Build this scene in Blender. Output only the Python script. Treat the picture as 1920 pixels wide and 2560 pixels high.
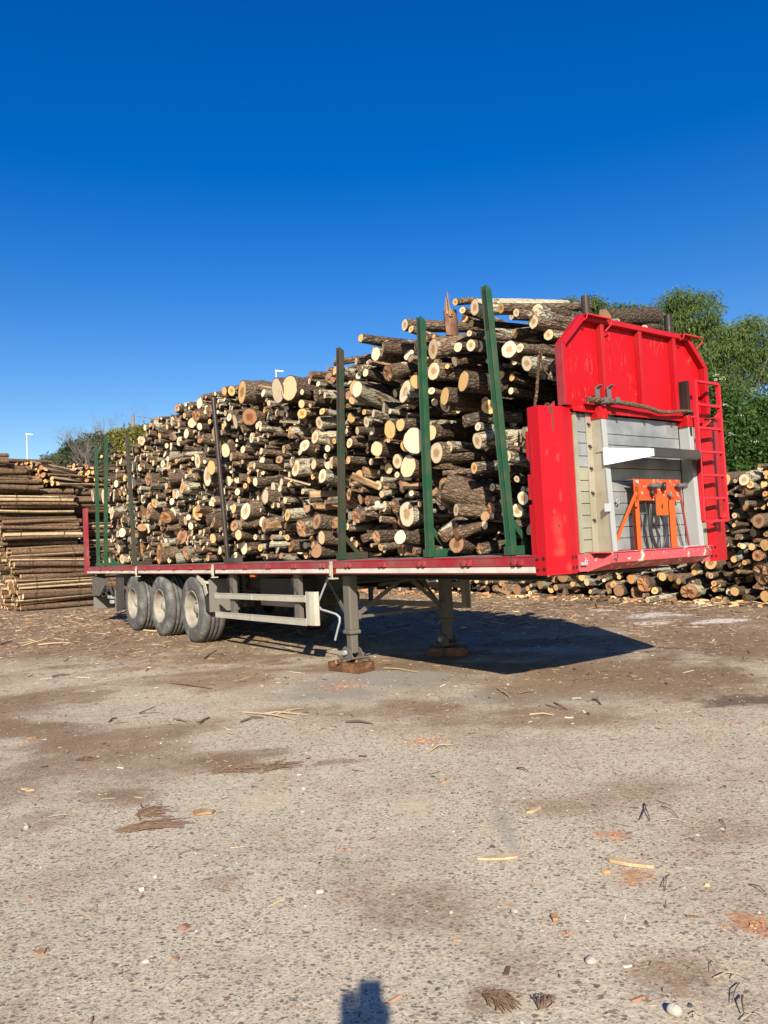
import bpy, math, random
import numpy as np
from mathutils import Vector, Matrix
S = bpy.context.scene
for o in list(bpy.data.objects): bpy.data.objects.remove(o)
COL = S.collection

# ---------------------------------------------------------------- camera
PITCH, ROLL, CAM_H, FPX = 0.0467, -0.0482, 1.3427, 1897.1      # radians, metres, focal length in photo pixels
cp, sp_ = math.cos(PITCH), math.sin(PITCH)
FWD = np.array([0, cp, sp_]); U0 = np.array([0, -sp_, cp]); R0 = np.array([1., 0, 0])
cr, sr = math.cos(ROLL), math.sin(ROLL)
RGT = cr * R0 + sr * U0; UPV = -sr * R0 + cr * U0
CAMP = np.array([0, 0, CAM_H])
cam = bpy.data.cameras.new('camera'); camo = bpy.data.objects.new('camera', cam); COL.objects.link(camo)
M = Matrix(((RGT[0], UPV[0], -FWD[0], 0), (RGT[1], UPV[1], -FWD[1], 0), (RGT[2], UPV[2], -FWD[2], CAM_H), (0, 0, 0, 1)))
camo.matrix_world = M
cam.sensor_fit = 'VERTICAL'; cam.sensor_height = 36; cam.sensor_width = 36
cam.lens = FPX / 2560 * 36; cam.clip_start = 0.02; cam.clip_end = 3000
S.camera = camo
# ---------------------------------------------------------------- light
SUN_EL, SUN_TRAVEL = math.radians(29.3), math.radians(-2.2)    # travel azimuth measured from +Y
w = bpy.data.worlds.new('World'); S.world = w; w.use_nodes = True
nt = w.node_tree; nt.nodes.clear()
sky = nt.nodes.new('ShaderNodeTexSky'); sky.sky_type = 'NISHITA'; sky.sun_disc = False
sky.sun_elevation = SUN_EL; sky.sun_rotation = math.pi + SUN_TRAVEL
sky.air_density = 1.25; sky.dust_density = 0.5; sky.ozone_density = 3.2; sky.altitude = 100
bg = nt.nodes.new('ShaderNodeBackground'); bg.inputs[1].default_value = 0.077
hs = nt.nodes.new('ShaderNodeHueSaturation'); hs.inputs['Saturation'].default_value = 1.50; hs.inputs['Hue'].default_value = .520; hs.inputs['Value'].default_value = 1.0
wo = nt.nodes.new('ShaderNodeOutputWorld')
nt.links.new(sky.outputs[0], hs.inputs['Color']); nt.links.new(hs.outputs[0], bg.inputs[0]); nt.links.new(bg.outputs[0], wo.inputs[0])
sl = bpy.data.lights.new('sun', 'SUN'); sl.energy = 5.0; sl.angle = math.radians(0.53); sl.color = (1.0, 0.905, 0.76)
slo = bpy.data.objects.new('sun', sl); COL.objects.link(slo)
SUND = Vector((math.sin(SUN_TRAVEL) * math.cos(SUN_EL), math.cos(SUN_TRAVEL) * math.cos(SUN_EL), -math.sin(SUN_EL)))
slo.rotation_euler = SUND.to_track_quat('-Z', 'Y').to_euler(); slo.location = (0, -20, 20)
S.view_settings.view_transform = 'Standard'; S.view_settings.look = 'None'
S.view_settings.exposure = 0.80; S.view_settings.gamma = 1; S.view_settings.use_curve_mapping = False
S.render.engine = 'CYCLES'; S.cycles.max_bounces = 4; S.cycles.diffuse_bounces = 1; S.cycles.glossy_bounces = 2
S.render.resolution_x = 768; S.render.resolution_y = 1024

# ---------------------------------------------------------------- places
YAW, TPX, TPY = 0.6193, 1.2417, 5.8147       # trailer: local x across it (0 near side), y towards its tail, z up
RV = np.array([-math.sin(YAW), math.cos(YAW), 0]); TV = np.array([math.cos(YAW), math.sin(YAW), 0])
T0 = np.array([TPX, TPY, 0])
def ray(X, Y):
    d = FWD + RGT * (X - 960) / FPX + UPV * (1280 - Y) / FPX
    return d / np.linalg.norm(d)
def on(X, Y, v=None, u=None, z=None):
    """trailer-local point (x across, y back, z up) seen at a photo position, on a given plane"""
    d = ray(X, Y)
    if z is not None: t = (z - CAM_H) / d[2]
    else:
        n, k = (TV, v) if v is not None else (RV, u)
        t = ((T0 + n * k - CAMP) @ n) / (d @ n)
    P = CAMP + t * d; q = P - T0
    return Vector((q @ TV, q @ RV, P[2]))
def at(X, Y, dist):
    d = ray(X, Y); P = CAMP + d * (dist / d[1]); return Vector(P)
def gnd(X, Y, z=0.0):
    d = ray(X, Y); P = CAMP + d * ((z - CAM_H) / d[2]); return Vector(P)
def l2w(p):
    P = T0 + TV * p[0] + RV * p[1]; return Vector((P[0], P[1], p[2]))
def z1(X, Y): return (1300 + X / 2.676, 700 + Y / 2.676)
def z4(X, Y): return (X / 4.2526, 1040 + Y / 4.2526)

# ---------------------------------------------------------------- helpers
def tag(o, label=None, cat=None, group=None, kind=None):
    if label: o['label'] = label
    if cat: o['category'] = cat
    if group: o['group'] = group
    if kind: o['kind'] = kind
    return o
class MB:
    def __init__(s): s.v = []; s.f = []; s.m = []; s.s = []
    def add(s, vs, fs, mi=0, sm=False):
        b = len(s.v); s.v += [tuple(p) for p in vs]
        for f in fs: s.f.append(tuple(i + b for i in f)); s.m.append(mi); s.s.append(sm)
        return s
    def box(s, a, b, mi=0):
        x0, x1 = sorted((a[0], b[0])); y0, y1 = sorted((a[1], b[1])); z0, z1_ = sorted((a[2], b[2]))
        vs = [(x, y, z) for z in (z0, z1_) for y in (y0, y1) for x in (x0, x1)]
        return s.add(vs, [(0, 2, 3, 1), (4, 5, 7, 6), (0, 1, 5, 4), (2, 6, 7, 3), (0, 4, 6, 2), (1, 3, 7, 5)], mi)
    def bar(s, a, b, w, h, up=(0, 0, 1), mi=0, w2=None, h2=None):
        a, b = Vector(a), Vector(b); d = (b - a).normalized(); up = Vector(up)
        x = d.cross(up)
        if x.length < 1e-4: x = d.cross(Vector((1, 0, 0)))
        x.normalize(); y = x.cross(d)
        w2 = w if w2 is None else w2; h2 = h if h2 is None else h2
        vs = []
        for p, ww, hh in ((a, w, h), (b, w2, h2)):
            for i, j in ((-1, -1), (1, -1), (1, 1), (-1, 1)): vs.append(p + x * ww / 2 * i + y * hh / 2 * j)
        return s.add(vs, [(0, 1, 2, 3), (7, 6, 5, 4), (0, 4, 5, 1), (1, 5, 6, 2), (2, 6, 7, 3), (3, 7, 4, 0)], mi)
    def tube(s, pts, r, n=10, mi=0, cap=True, rs=None):
        pts = [Vector(p) for p in pts]; rings = []
        prev = None
        for i, p in enumerate(pts):
            d = (pts[min(i + 1, len(pts) - 1)] - pts[max(i - 1, 0)]).normalized()
            if prev is None:
                x = d.cross(Vector((0, 0, 1)))
                if x.length < 1e-3: x = d.cross(Vector((1, 0, 0)))
            else: x = prev - d * prev.dot(d)
            x.normalize(); prev = x; y = d.cross(x)
            rr = rs[i] if rs else r
            rings.append([p + (x * math.cos(2 * math.pi * k / n) + y * math.sin(2 * math.pi * k / n)) * rr for k in range(n)])
        vs = [q for rg in rings for q in rg]; fs = []
        for i in range(len(pts) - 1):
            for k in range(n):
                fs.append((i * n + k, i * n + (k + 1) % n, (i + 1) * n + (k + 1) % n, (i + 1) * n + k))
        s.add(vs, fs, mi, True)
        if cap:
            s.add(rings[0], [tuple(range(n))[::-1]], mi); s.add(rings[-1], [tuple(range(n))], mi)
        return s
    def prism(s, poly, d, mi=0):
        """closed polygon (3D points) swept by d"""
        n = len(poly); P = [Vector(p) for p in poly]; d = Vector(d)
        vs = P + [p + d for p in P]
        fs = [tuple(range(n))[::-1], tuple(range(n, 2 * n))] + [(i, (i + 1) % n, n + (i + 1) % n, n + i) for i in range(n)]
        return s.add(vs, fs, mi)
    def lathe(s, c, ax, prof, n=32, mi=0):
        """profile of (along axis, radius) about axis x/y"""
        c = Vector(c); ax = Vector(ax).normalized(); x = ax.orthogonal().normalized(); y = ax.cross(x)
        vs = []
        for a, r in prof:
            for k in range(n):
                t = 2 * math.pi * k / n; vs.append(c + ax * a + (x * math.cos(t) + y * math.sin(t)) * r)
        fs = []
        for i in range(len(prof) - 1):
            for k in range(n): fs.append((i * n + k, i * n + (k + 1) % n, (i + 1) * n + (k + 1) % n, (i + 1) * n + k))
        return s.add(vs, fs, mi, True)
    def build(s, name, mats, parent=None, bevel=0, recalc=True):
        me = bpy.data.meshes.new(name); me.from_pydata(s.v, [], s.f)
        if not isinstance(mats, (list, tuple)): mats = [mats]
        for m in mats: me.materials.append(m)
        me.polygons.foreach_set('material_index', s.m); me.polygons.foreach_set('use_smooth', s.s)
        me.update()
        if recalc:
            import bmesh
            bm = bmesh.new(); bm.from_mesh(me); bmesh.ops.recalc_face_normals(bm, faces=bm.faces); bm.to_mesh(me); bm.free()
        o = bpy.data.objects.new(name, me); COL.objects.link(o)
        if parent: o.parent = parent
        if bevel:
            b = o.modifiers.new('bevel', 'BEVEL'); b.width = bevel; b.segments = 2; b.limit_method = 'ANGLE'; b.angle_limit = math.radians(40)
        return o
def empty(name, loc, rz=0):
    o = bpy.data.objects.new(name, None); COL.objects.link(o); o.location = loc; o.rotation_euler = (0, 0, rz); o.empty_display_size = .3
    return o
def npmesh(name, V, F, mats, mi=None, attrs=None, smooth=False):
    me = bpy.data.meshes.new(name)
    V = np.asarray(V, dtype=np.float32); F = np.asarray(F, dtype=np.int32); k = F.shape[1]
    me.vertices.add(len(V)); me.vertices.foreach_set('co', V.ravel())
    me.loops.add(F.size); me.loops.foreach_set('vertex_index', F.ravel())
    me.polygons.add(len(F)); me.polygons.foreach_set('loop_start', np.arange(0, F.size, k, dtype=np.int32))
    for m in (mats if isinstance(mats, (list, tuple)) else [mats]): me.materials.append(m)
    if mi is not None: me.polygons.foreach_set('material_index', np.asarray(mi, dtype=np.int32))
    me.polygons.foreach_set('use_smooth', np.full(len(F), bool(smooth)) if np.isscalar(smooth) else np.asarray(smooth, bool))
    if attrs:
        for n_, (ty, arr) in attrs.items():
            a = me.attributes.new(n_, ty, 'POINT')
            a.data.foreach_set('vector' if ty == 'FLOAT_VECTOR' else 'color', np.asarray(arr, dtype=np.float32).ravel())
    me.update(calc_edges=True); me.validate()
    return me

# ---------------------------------------------------------------- materials
class NT:
    def __init__(s, name):
        s.m = bpy.data.materials.new(name); s.m.use_nodes = True; s.t = s.m.node_tree; s.t.nodes.clear()
        s.o = s.n('ShaderNodeOutputMaterial'); s.b = s.n('ShaderNodeBsdfPrincipled'); s.l(s.b.outputs[0], s.o.inputs[0])
    def n(s, ty, **k):
        x = s.t.nodes.new(ty)
        for a, b in k.items(): setattr(x, a, b)
        return x
    def l(s, a, b): s.t.links.new(a, b)
    def obj(s): return s.n('ShaderNodeTexCoord').outputs['Object']
    def attr(s, n, out='Vector'): x = s.n('ShaderNodeAttribute'); x.attribute_name = n; return x.outputs[out]
    def map(s, v, sc=(1, 1, 1)):
        x = s.n('ShaderNodeMapping'); x.inputs['Scale'].default_value = sc; s.l(v, x.inputs[0]); return x.outputs[0]
    def noise(s, v, scale, detail=4, rough=.6, out='Fac', dist=0):
        x = s.n('ShaderNodeTexNoise'); x.inputs['Scale'].default_value = scale; x.inputs['Detail'].default_value = detail
        x.inputs['Roughness'].default_value = rough; x.inputs['Distortion'].default_value = dist; s.l(v, x.inputs['Vector']); return x.outputs[out]
    def vor(s, v, scale, feature='F1', out='Distance', rnd=1):
        x = s.n('ShaderNodeTexVoronoi'); x.feature = feature; x.inputs['Scale'].default_value = scale; x.inputs['Randomness'].default_value = rnd
        s.l(v, x.inputs['Vector']); return x.outputs[out]
    def ramp(s, f, stops, interp='LINEAR'):
        x = s.n('ShaderNodeValToRGB'); e = x.color_ramp; e.interpolation = interp
        while len(e.elements) < len(stops): e.elements.new(.5)
        for el, (p, c) in zip(e.elements, stops):
            el.position = p; el.color = (*c, 1) if isinstance(c, (tuple, list)) else (c, c, c, 1)
        s.l(f, x.inputs[0]); return x.outputs[0]
    def mix(s, f, a, b, mode='MIX'):
        x = s.n('ShaderNodeMix'); x.data_type = 'RGBA'; x.blend_type = mode
        for v, i in ((f, 0), (a, 6), (b, 7)):
            if isinstance(v, (int, float)): x.inputs[i].default_value = v if i == 0 else (v, v, v, 1)
            elif isinstance(v, tuple): x.inputs[i].default_value = (*v, 1)
            else: s.l(v, x.inputs[i])
        return x.outputs[2]
    def math(s, op, a, b=None, clamp=False):
        x = s.n('ShaderNodeMath'); x.operation = op; x.use_clamp = clamp
        for v, i in ((a, 0), (b, 1)):
            if v is None: continue
            if isinstance(v, (int, float)): x.inputs[i].default_value = v
            else: s.l(v, x.inputs[i])
        return x.outputs[0]
    def sep(s, v, i): x = s.n('ShaderNodeSeparateXYZ'); s.l(v, x.inputs[0]); return x.outputs[i]
    def bump(s, h, st=.3, d=.01, nrm=None):
        x = s.n('ShaderNodeBump'); x.inputs['Strength'].default_value = st; x.inputs['Distance'].default_value = d; s.l(h, x.inputs['Height'])
        if nrm is not None: s.l(nrm, x.inputs['Normal'])
        s.l(x.outputs[0], s.b.inputs['Normal']); return x.outputs[0]
    def set(s, col=None, rough=None, metal=None, spec=None):
        for v, k in ((col, 'Base Color'), (rough, 'Roughness'), (metal, 'Metallic'), (spec, 'Specular IOR Level')):
            if v is None: continue
            if isinstance(v, (int, float)): s.b.inputs[k].default_value = v
            elif isinstance(v, tuple): s.b.inputs[k].default_value = (*v, 1)
            else: s.l(v, s.b.inputs[k])
        return s.m
def smooth_between(t, x, a, b):
    r = t.n('ShaderNodeMapRange'); r.interpolation_type = 'SMOOTHSTEP'
    r.inputs[1].default_value = a; r.inputs[2].default_value = b; t.l(x, r.inputs[0]); return r.outputs[0]

def m_paint(name, col, rust=(.12, .05, .03), dirt=(.16, .13, .10), rough=.42, wear=.62, dirtamt=.35, sc=1.0, chip=None):
    t = NT(name); o = t.obj()
    n1 = t.noise(o, 7 * sc, 7, .68); n2 = t.noise(o, 1.7 * sc, 5, .6); n3 = t.noise(t.map(o, (9, 9, 1.2)), 3 * sc, 5, .65)
    c = t.mix(t.math('MULTIPLY', smooth_between(t, n2, .35, .75), dirtamt), col, dirt)
    c = t.mix(t.math('MULTIPLY', smooth_between(t, n3, .52, .8), .45), c, tuple(min(1, x * .62 + .03) for x in col))
    if chip: c = t.mix(smooth_between(t, n1, wear - .09, wear - .06), c, chip)
    c = t.mix(smooth_between(t, n1, wear, wear + .05), c, rust)
    rg = t.ramp(n2, [(.3, rough - .08), (.8, rough + .25)])
    t.bump(n1, .12, .003)
    return t.set(c, rg, 0, .22)
MT = {}
MT['red_wing'] = m_paint('red_paint_bright', (.38, .005, .011), rust=(.16, .05, .03), dirtamt=.12, wear=.70, rough=.38)
MT['hook'] = m_paint('dark_grey_steel', (.11, .115, .12), rust=(.09, .06, .05), dirt=(.12, .10, .09), dirtamt=.4, wear=.7, rough=.45)
# the near corner wing: same red with its own scars (a long peeled streak, scorched spots, dents)
t = NT('red_wing_scarred'); o = t.obj(); nz = t.noise(o, 9, 5, .65); nz2 = t.noise(o, 30, 4, .6)
def scar(cx, cz, rx, rz, soft=.35, nzs=.9):
    x = t.math('DIVIDE', t.math('SUBTRACT', t.sep(o, 0), cx), rx); z = t.math('DIVIDE', t.math('SUBTRACT', t.sep(o, 2), cz), rz)
    d = t.math('ADD', t.math('SQRT', t.math('ADD', t.math('MULTIPLY', x, x), t.math('MULTIPLY', z, z))), t.math('MULTIPLY', t.math('SUBTRACT', nz, .5), nzs * 2))
    return smooth_between(t, d, 1.0 + soft, 1.0 - soft)
n2 = t.noise(o, 1.7, 4, .6)
c = t.mix(t.math('MULTIPLY', smooth_between(t, n2, .35, .75), .25), (.42, .005, .012), (.33, .008, .014))
halo = (.50, .075, .045); rustc = (.10, .045, .03)
for a in ((.125, 1.42, .045, .10), (.150, 1.30, .035, .06), (.165, 1.68, .012, .045), (.10, 1.56, .014, .02), (.16, 1.98, .014, .03), (.06, 2.02, .01, .02), (.12, 1.24, .05, .03), (.19, 1.50, .01, .03), (.21, 1.12, .03, .03)):
    c = t.mix(t.math('MULTIPLY', scar(*a, .6), .38), c, halo)
for a in ((.135, 1.445, .010, .016, .2, .5), (.163, 1.655, .004, .012, .2, .4), (.095, 1.565, .004, .006, .2, .3), (.118, 2.36, .016, .035, .15, .5), (.130, 2.27, .008, .085, .12, .35), (.07, 2.03, .004, .005, .2, .3), (.115, 1.26, .006, .01, .3, .6)):
    c = t.mix(scar(*a), c, rustc)
edge_ = smooth_between(t, t.math('ADD', t.sep(o, 2), t.math('MULTIPLY', nz, .06)), 1.125, 1.085)
c = t.mix(t.math('MULTIPLY', edge_, .4), c, (.22, .03, .03)); c = t.mix(smooth_between(t, nz2, .72, .76), c, (.62, .12, .08))
t.bump(nz, .10, .004); MT['red_wing_scarred'] = t.set(c, t.ramp(n2, [(.3, .32), (.8, .55)]), 0, .25)
# the upper panel: bright red rubbed by log ends
t = NT('red_paint_rubbed'); o = t.obj()
a1 = t.noise(t.map(o, (20, 20, 5.0)), 1.7, 4, .55, dist=1.4); a2 = t.noise(o, 2.3, 3, .5)
rub = t.math('MULTIPLY', smooth_between(t, a1, .56, .61), smooth_between(t, a2, .47, .60))
c = t.mix(t.math('MULTIPLY', rub, .7), (.40, .005, .009), (.36, .062, .045))
c = t.mix(smooth_between(t, t.noise(o, 9, 6, .7), .70, .76), c, (.14, .05, .03))
t.bump(a1, .15, .004); MT['red_panel'] = t.set(c, .45, 0, .22)
MT['red_old'] = m_paint('faded_red_paint', (.29, .018, .030), rust=(.10, .05, .04), dirt=(.20, .13, .11), dirtamt=.6, wear=.60, sc=1.3)
MT['red_beam'] = m_paint('chalky_red_paint', (.50, .07, .085), rust=(.20, .05, .04), dirt=(.32, .12, .11), dirtamt=.45, wear=.66, chip=(.62, .52, .40), sc=1.5)
MT['ladder'] = m_paint('ladder_red_paint', (.50, .018, .03), dirtamt=.1, wear=.72)
MT['white_strip'] = m_paint('white_strip_paint', (.62, .58, .49), rust=(.22, .16, .12), dirt=(.36, .31, .24), dirtamt=.7, wear=.66, sc=2)
MT['green'] = m_paint('green_paint', (.015, .070, .034), rust=(.06, .036, .025), dirt=(.055, .075, .045), dirtamt=.9, wear=.62, rough=.4, sc=3.2)
MT['green_worn'] = m_paint('green_paint_worn', (.016, .050, .027), rust=(.06, .04, .03), dirt=(.06, .05, .035), dirtamt=.95, wear=.48, rough=.4, sc=2.2)
MT['black_steel'] = m_paint('dark_brown_steel', (.028, .021, .018), rust=(.10, .06, .04), dirt=(.07, .055, .045), dirtamt=.5, wear=.6, rough=.34)
MT['orange'] = m_paint('orange_paint', (.60, .095, .015), rust=(.18, .06, .04), dirt=(.50, .10, .04), dirtamt=.35, wear=.70, chip=None, sc=1.4)
MT['orange_chipped'] = m_paint('orange_paint_chipped', (.58, .085, .02), rust=(.42, .02, .03), dirt=(.45, .04, .03), dirtamt=.6, wear=.66, chip=(.62, .42, .34), sc=3.0)
MT['grey_chassis'] = m_paint('grey_chassis_paint', (.115, .105, .088), rust=(.10, .07, .05), dirt=(.13, .11, .085), dirtamt=.6, wear=.62, rough=.55)
MT['dark_chassis'] = m_paint('dark_chassis_paint', (.045, .042, .04), rust=(.08, .05, .035), dirt=(.10, .085, .065), dirtamt=.6, wear=.6, rough=.55)
MT['black_plastic'] = m_paint('black_plastic', (.016, .017, .019), rust=(.05, .05, .05), dirt=(.06, .055, .05), dirtamt=.35, wear=.8, rough=.42)
MT['grey_plastic'] = m_paint('grey_dusty_plastic', (.17, .16, .142), rust=(.09, .08, .07), dirt=(.16, .14, .115), dirtamt=.6, wear=.75, rough=.6)
MT['white'] = m_paint('white_paint', (.56, .56, .55), rust=(.55, .54, .5), dirt=(.66, .65, .62), dirtamt=.3, wear=.72, rough=.45)
MT['hole'] = NT('hole_black').set((.006, .005, .005), .8)
MT['hose'] = NT('black_rubber_hose').set((.022, .022, .023), .45)
MT['galv'] = m_paint('galvanised_steel', (.34, .35, .35), rust=(.28, .25, .2), dirt=(.30, .30, .28), dirtamt=.5, wear=.7, rough=.4)
def m_alu(name, col, col2, seedsc=1.0, metal=.3):
    t = NT(name); o = t.obj()
    n1 = t.noise(o, 3.0 * seedsc, 5, .6); n2 = t.noise(t.map(o, (30, 30, 2)), 2, 4, .6); n3 = t.noise(o, 14, 6, .7)
    c = t.mix(smooth_between(t, n1, .3, .75), col, col2)
    c = t.mix(t.math('MULTIPLY', smooth_between(t, n2, .45, .8), .3), c, tuple(x * .72 for x in col))
    c = t.mix(t.math('MULTIPLY', smooth_between(t, n3, .62, .72), .5), c, (.30, .28, .24))
    c = t.mix(.6, c, (.5, .5, .48), 'MULTIPLY') if False else c
    t.bump(n1, .35, .006)
    return t.set(c, t.ramp(n1, [(.2, .25), (.8, .5)]), metal, .5)
MT['alu'] = m_alu('aluminium_plank', (.21, .22, .23), (.40, .41, .41))
MT['alu_yellow'] = m_alu('aluminium_plank_yellowed', (.30, .29, .21), (.41, .40, .30))
MT['alu_beige'] = m_alu('aluminium_post_stained', (.34, .30, .215), (.43, .40, .33))
MT['guard'] = m_alu('guard_rail_aluminium', (.40, .37, .29), (.52, .49, .40), metal=.15)
# tyre, rim
t = NT('tyre_rubber'); o = t.obj(); n1 = t.noise(o, 5, 7, .7); n2 = t.noise(o, 30, 4, .6)
c = t.ramp(n1, [(.30, (.055, .054, .05)), (.52, (.105, .102, .094)), (.66, (.22, .215, .195))]); t.bump(n2, .2, .004); MT['tyre'] = t.set(c, .8, 0, .25)
t = NT('rim_paint_dusty'); o = t.obj(); n1 = t.noise(o, 6, 6, .65)
c = t.ramp(n1, [(.3, (.17, .15, .115)), (.7, (.36, .33, .265))]); MT['rim'] = t.set(c, .6, 0, .25)
# deck planks
t = NT('weathered_deck_plank'); o = t.obj(); n1 = t.noise(t.map(o, (20, 2, 20)), 2, 6, .7)
MT['deck'] = t.set(t.ramp(n1, [(.3, (.07, .06, .055)), (.7, (.22, .20, .18))]), .8)
# block wood
t = NT('treated_block_wood'); o = t.obj(); n1 = t.noise(t.map(o, (3, 3, 14)), 3, 6, .65); n2 = t.noise(o, 9, 4, .6)
c = t.mix(smooth_between(t, n2, .45, .7), t.ramp(n1, [(.3, (.035, .015, .009)), (.7, (.12, .05, .022))]), (.20, .09, .035)); t.bump(n1, .4, .004)
MT['block'] = t.set(c, .7)

# logs: every mesh carries lco (its own coordinates) and rnd (its own random tint)
def m_bark(name, dark, mid, light, lich, lich_amt):
    t = NT(name); p = t.attr('lco'); r = t.attr('rnd', 'Color')
    n1 = t.noise(p, 55, 5, .7); n2 = t.noise(p, 11, 4, .6); n3 = t.noise(p, 24, 5, .65, dist=.6)
    cr_ = t.vor(p, 38, 'DISTANCE_TO_EDGE')
    c = t.ramp(n1, [(.28, dark), (.52, mid), (.78, light)])
    c = t.mix(t.math('MULTIPLY', smooth_between(t, cr_, .10, .0), .65), c, tuple(x * .45 for x in dark))
    amt = t.math('ADD', t.math('MULTIPLY', t.sep(r, 0), .30), .42 + (1 - lich_amt) * .2)
    lf = t.math('GREATER_THAN', t.math('MULTIPLY', t.math('ADD', n3, n2), .5), amt)
    lcol = t.mix(n1, lich, tuple(x * .6 for x in lich))
    c = t.mix(t.math('MULTIPLY', lf, .8), c, lcol)
    c = t.mix(t.math('MULTIPLY', t.sep(r, 2), .35), c, t.mix(1.0, c, (1.5, 1.15, .8), 'MULTIPLY'))
    vm = t.n('ShaderNodeVectorMath'); vm.operation = 'SCALE'; t.l(c, vm.inputs[0]); t.l(t.math('ADD', t.math('MULTIPLY', t.sep(r, 1), .9), .80), vm.inputs[3]); c = vm.outputs[0]
    h = t.math('ADD', t.math('MULTIPLY', n1, .7), t.math('MINIMUM', t.math('MULTIPLY', cr_, 5), 1))
    t.bump(h, .75, .012)
    return t.set(c, .85, 0, .2)
MT['bark'] = m_bark('rough_bark', (.030, .021, .015), (.095, .070, .050), (.23, .180, .13), (.33, .33, .26), .85)
MT['bark_pole'] = m_bark('pole_bark', (.050, .034, .023), (.125, .083, .052), (.28, .195, .125), (.30, .26, .19), .25)
def m_cut(name, pale, ring, heart, edge, weather=0.0):
    t = NT(name); p = t.attr('lco'); r = t.attr('rnd', 'Color')
    vx = t.sep(p, 0); vy = t.sep(p, 1)
    off = t.noise(p, 2.2, 3, .5)
    rad = t.math('SQRT', t.math('ADD', t.math('MULTIPLY', vx, vx), t.math('MULTIPLY', vy, vy)))
    rr = t.math('ADD', rad, t.math('MULTIPLY', t.math('SUBTRACT', off, .5), .32))
    wv = t.math('SINE', t.math('MULTIPLY', rr, 52.0))
    c = t.mix(t.math('MULTIPLY', t.math('MULTIPLY', t.math('ADD', wv, 1.0), .5), .35), pale, ring)
    hm = t.math('MULTIPLY', smooth_between(t, t.math('ADD', rr, t.math('MULTIPLY', t.math('SUBTRACT', t.noise(p, 4.5, 4, .7, dist=1.2), .5), .9)), .50, .36), t.math('GREATER_THAN', t.sep(r, 1), .52))
    c = t.mix(t.math('MULTIPLY', hm, .85), c, heart)
    n1 = t.noise(p, 6, 5, .7); n2 = t.noise(p, 1.6, 3, .6)
    c = t.mix(t.math('MULTIPLY', smooth_between(t, n1, .50, .75), .35), c, ring)
    c = t.mix(t.math('MULTIPLY', smooth_between(t, n2, .56, .70), .30 + weather), c, heart)
    c = t.mix(smooth_between(t, rad, .90, .955), c, edge)
    ln = t.n('ShaderNodeVectorMath'); ln.operation = 'NORMALIZE'; t.l(p, ln.inputs[0]); cb = t.n('ShaderNodeCombineXYZ'); t.l(t.math('DIVIDE', vx, t.math('MAXIMUM', rad, .05)), cb.inputs[0]); t.l(t.math('DIVIDE', vy, t.math('MAXIMUM', rad, .05)), cb.inputs[1]); t.l(t.sep(p, 2), cb.inputs[2])
    ck = t.noise(cb.outputs[0], 7, 2, .5); c = t.mix(t.math('MULTIPLY', t.math('MULTIPLY', smooth_between(t, ck, .66, .70), smooth_between(t, rr, .85, .3)), .8), c, tuple(x * .35 for x in heart))
    # whole-face tint by log: orange, grey, fresh
    c = t.mix(t.math('MULTIPLY', smooth_between(t, t.sep(r, 2), .45, 1.0), .60), c, t.mix(1.0, c, (.95, .66, .42), 'MULTIPLY'))
    c = t.mix(t.math('MULTIPLY', smooth_between(t, t.sep(r, 0), .5, 1.0), .55), c, t.mix(1.0, c, (.72, .70, .68), 'MULTIPLY'))
    t.bump(n1, .25, .004)
    return t.set(c, .75, 0, .25)
MT['cut'] = m_cut('sawn_end_pale', (.78, .65, .44), (.62, .45, .25), (.42, .25, .12), (.065, .042, .028))
MT['cut_orange'] = m_cut('sawn_end_orange', (.76, .48, .20), (.58, .31, .11), (.32, .15, .06), (.06, .038, .024))
MT['cut_brown'] = m_cut('weathered_end_brown', (.38, .22, .12), (.24, .12, .06), (.14, .07, .04), (.05, .032, .022), .4)
t = NT('split_wood'); p = t.attr('lco'); n1 = t.noise(t.map(p, (1, 1, 1)), 16, 5, .7)
t.bump(n1, .6, .01); MT['split'] = t.set(t.ramp(n1, [(.3, (.14, .07, .035)), (.5, (.30, .17, .085)), (.72, (.52, .36, .2))]), .8)
t = NT('split_wood_dark'); p = t.attr('lco'); n1 = t.noise(p, 18, 5, .7); t.bump(n1, .7, .012); MT['split_dark'] = t.set(t.ramp(n1, [(.3, (.06, .028, .015)), (.55, (.17, .085, .045)), (.75, (.36, .21, .12))]), .8)
t = NT('split_wood_pale'); p = t.attr('lco'); n1 = t.noise(p, 14, 5, .7)
t.bump(n1, .5, .008); MT['split_pale'] = t.set(t.ramp(n1, [(.3, (.34, .22, .11)), (.5, (.44, .32, .18)), (.75, (.60, .47, .29))]), .75)
MT['wire'] = NT('rusty_wire').set((.03, .022, .018), .6)
# ================================================================ GROUND
rng = np.random.default_rng(11); random.seed(5)
def vnoise(x, y, seed=0):
    """cheap smooth value noise, -1..1"""
    xi = np.floor(x).astype(int); yi = np.floor(y).astype(int); fx = x - xi; fy = y - yi
    def h(a, b):
        n = (a * 374761393 + b * 668265263 + seed * 974711) & 0x7fffffff
        n = ((n ^ (n >> 13)) * 1274126177) & 0x7fffffff
        return (n & 0xffff) / 32767.5 - 1
    sx = fx * fx * (3 - 2 * fx); sy = fy * fy * (3 - 2 * fy)
    return (h(xi, yi) * (1 - sx) + h(xi + 1, yi) * sx) * (1 - sy) + (h(xi, yi + 1) * (1 - sx) + h(xi + 1, yi + 1) * sx) * sy
def fbm(x, y, seed=0, oct=4):
    s = 0; a = 1; t_ = 0
    for k in range(oct): s = s + a * vnoise(x * 2 ** k + 17 * k, y * 2 ** k - 9 * k, seed + k); t_ += a; a *= .55
    return s / t_
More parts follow.
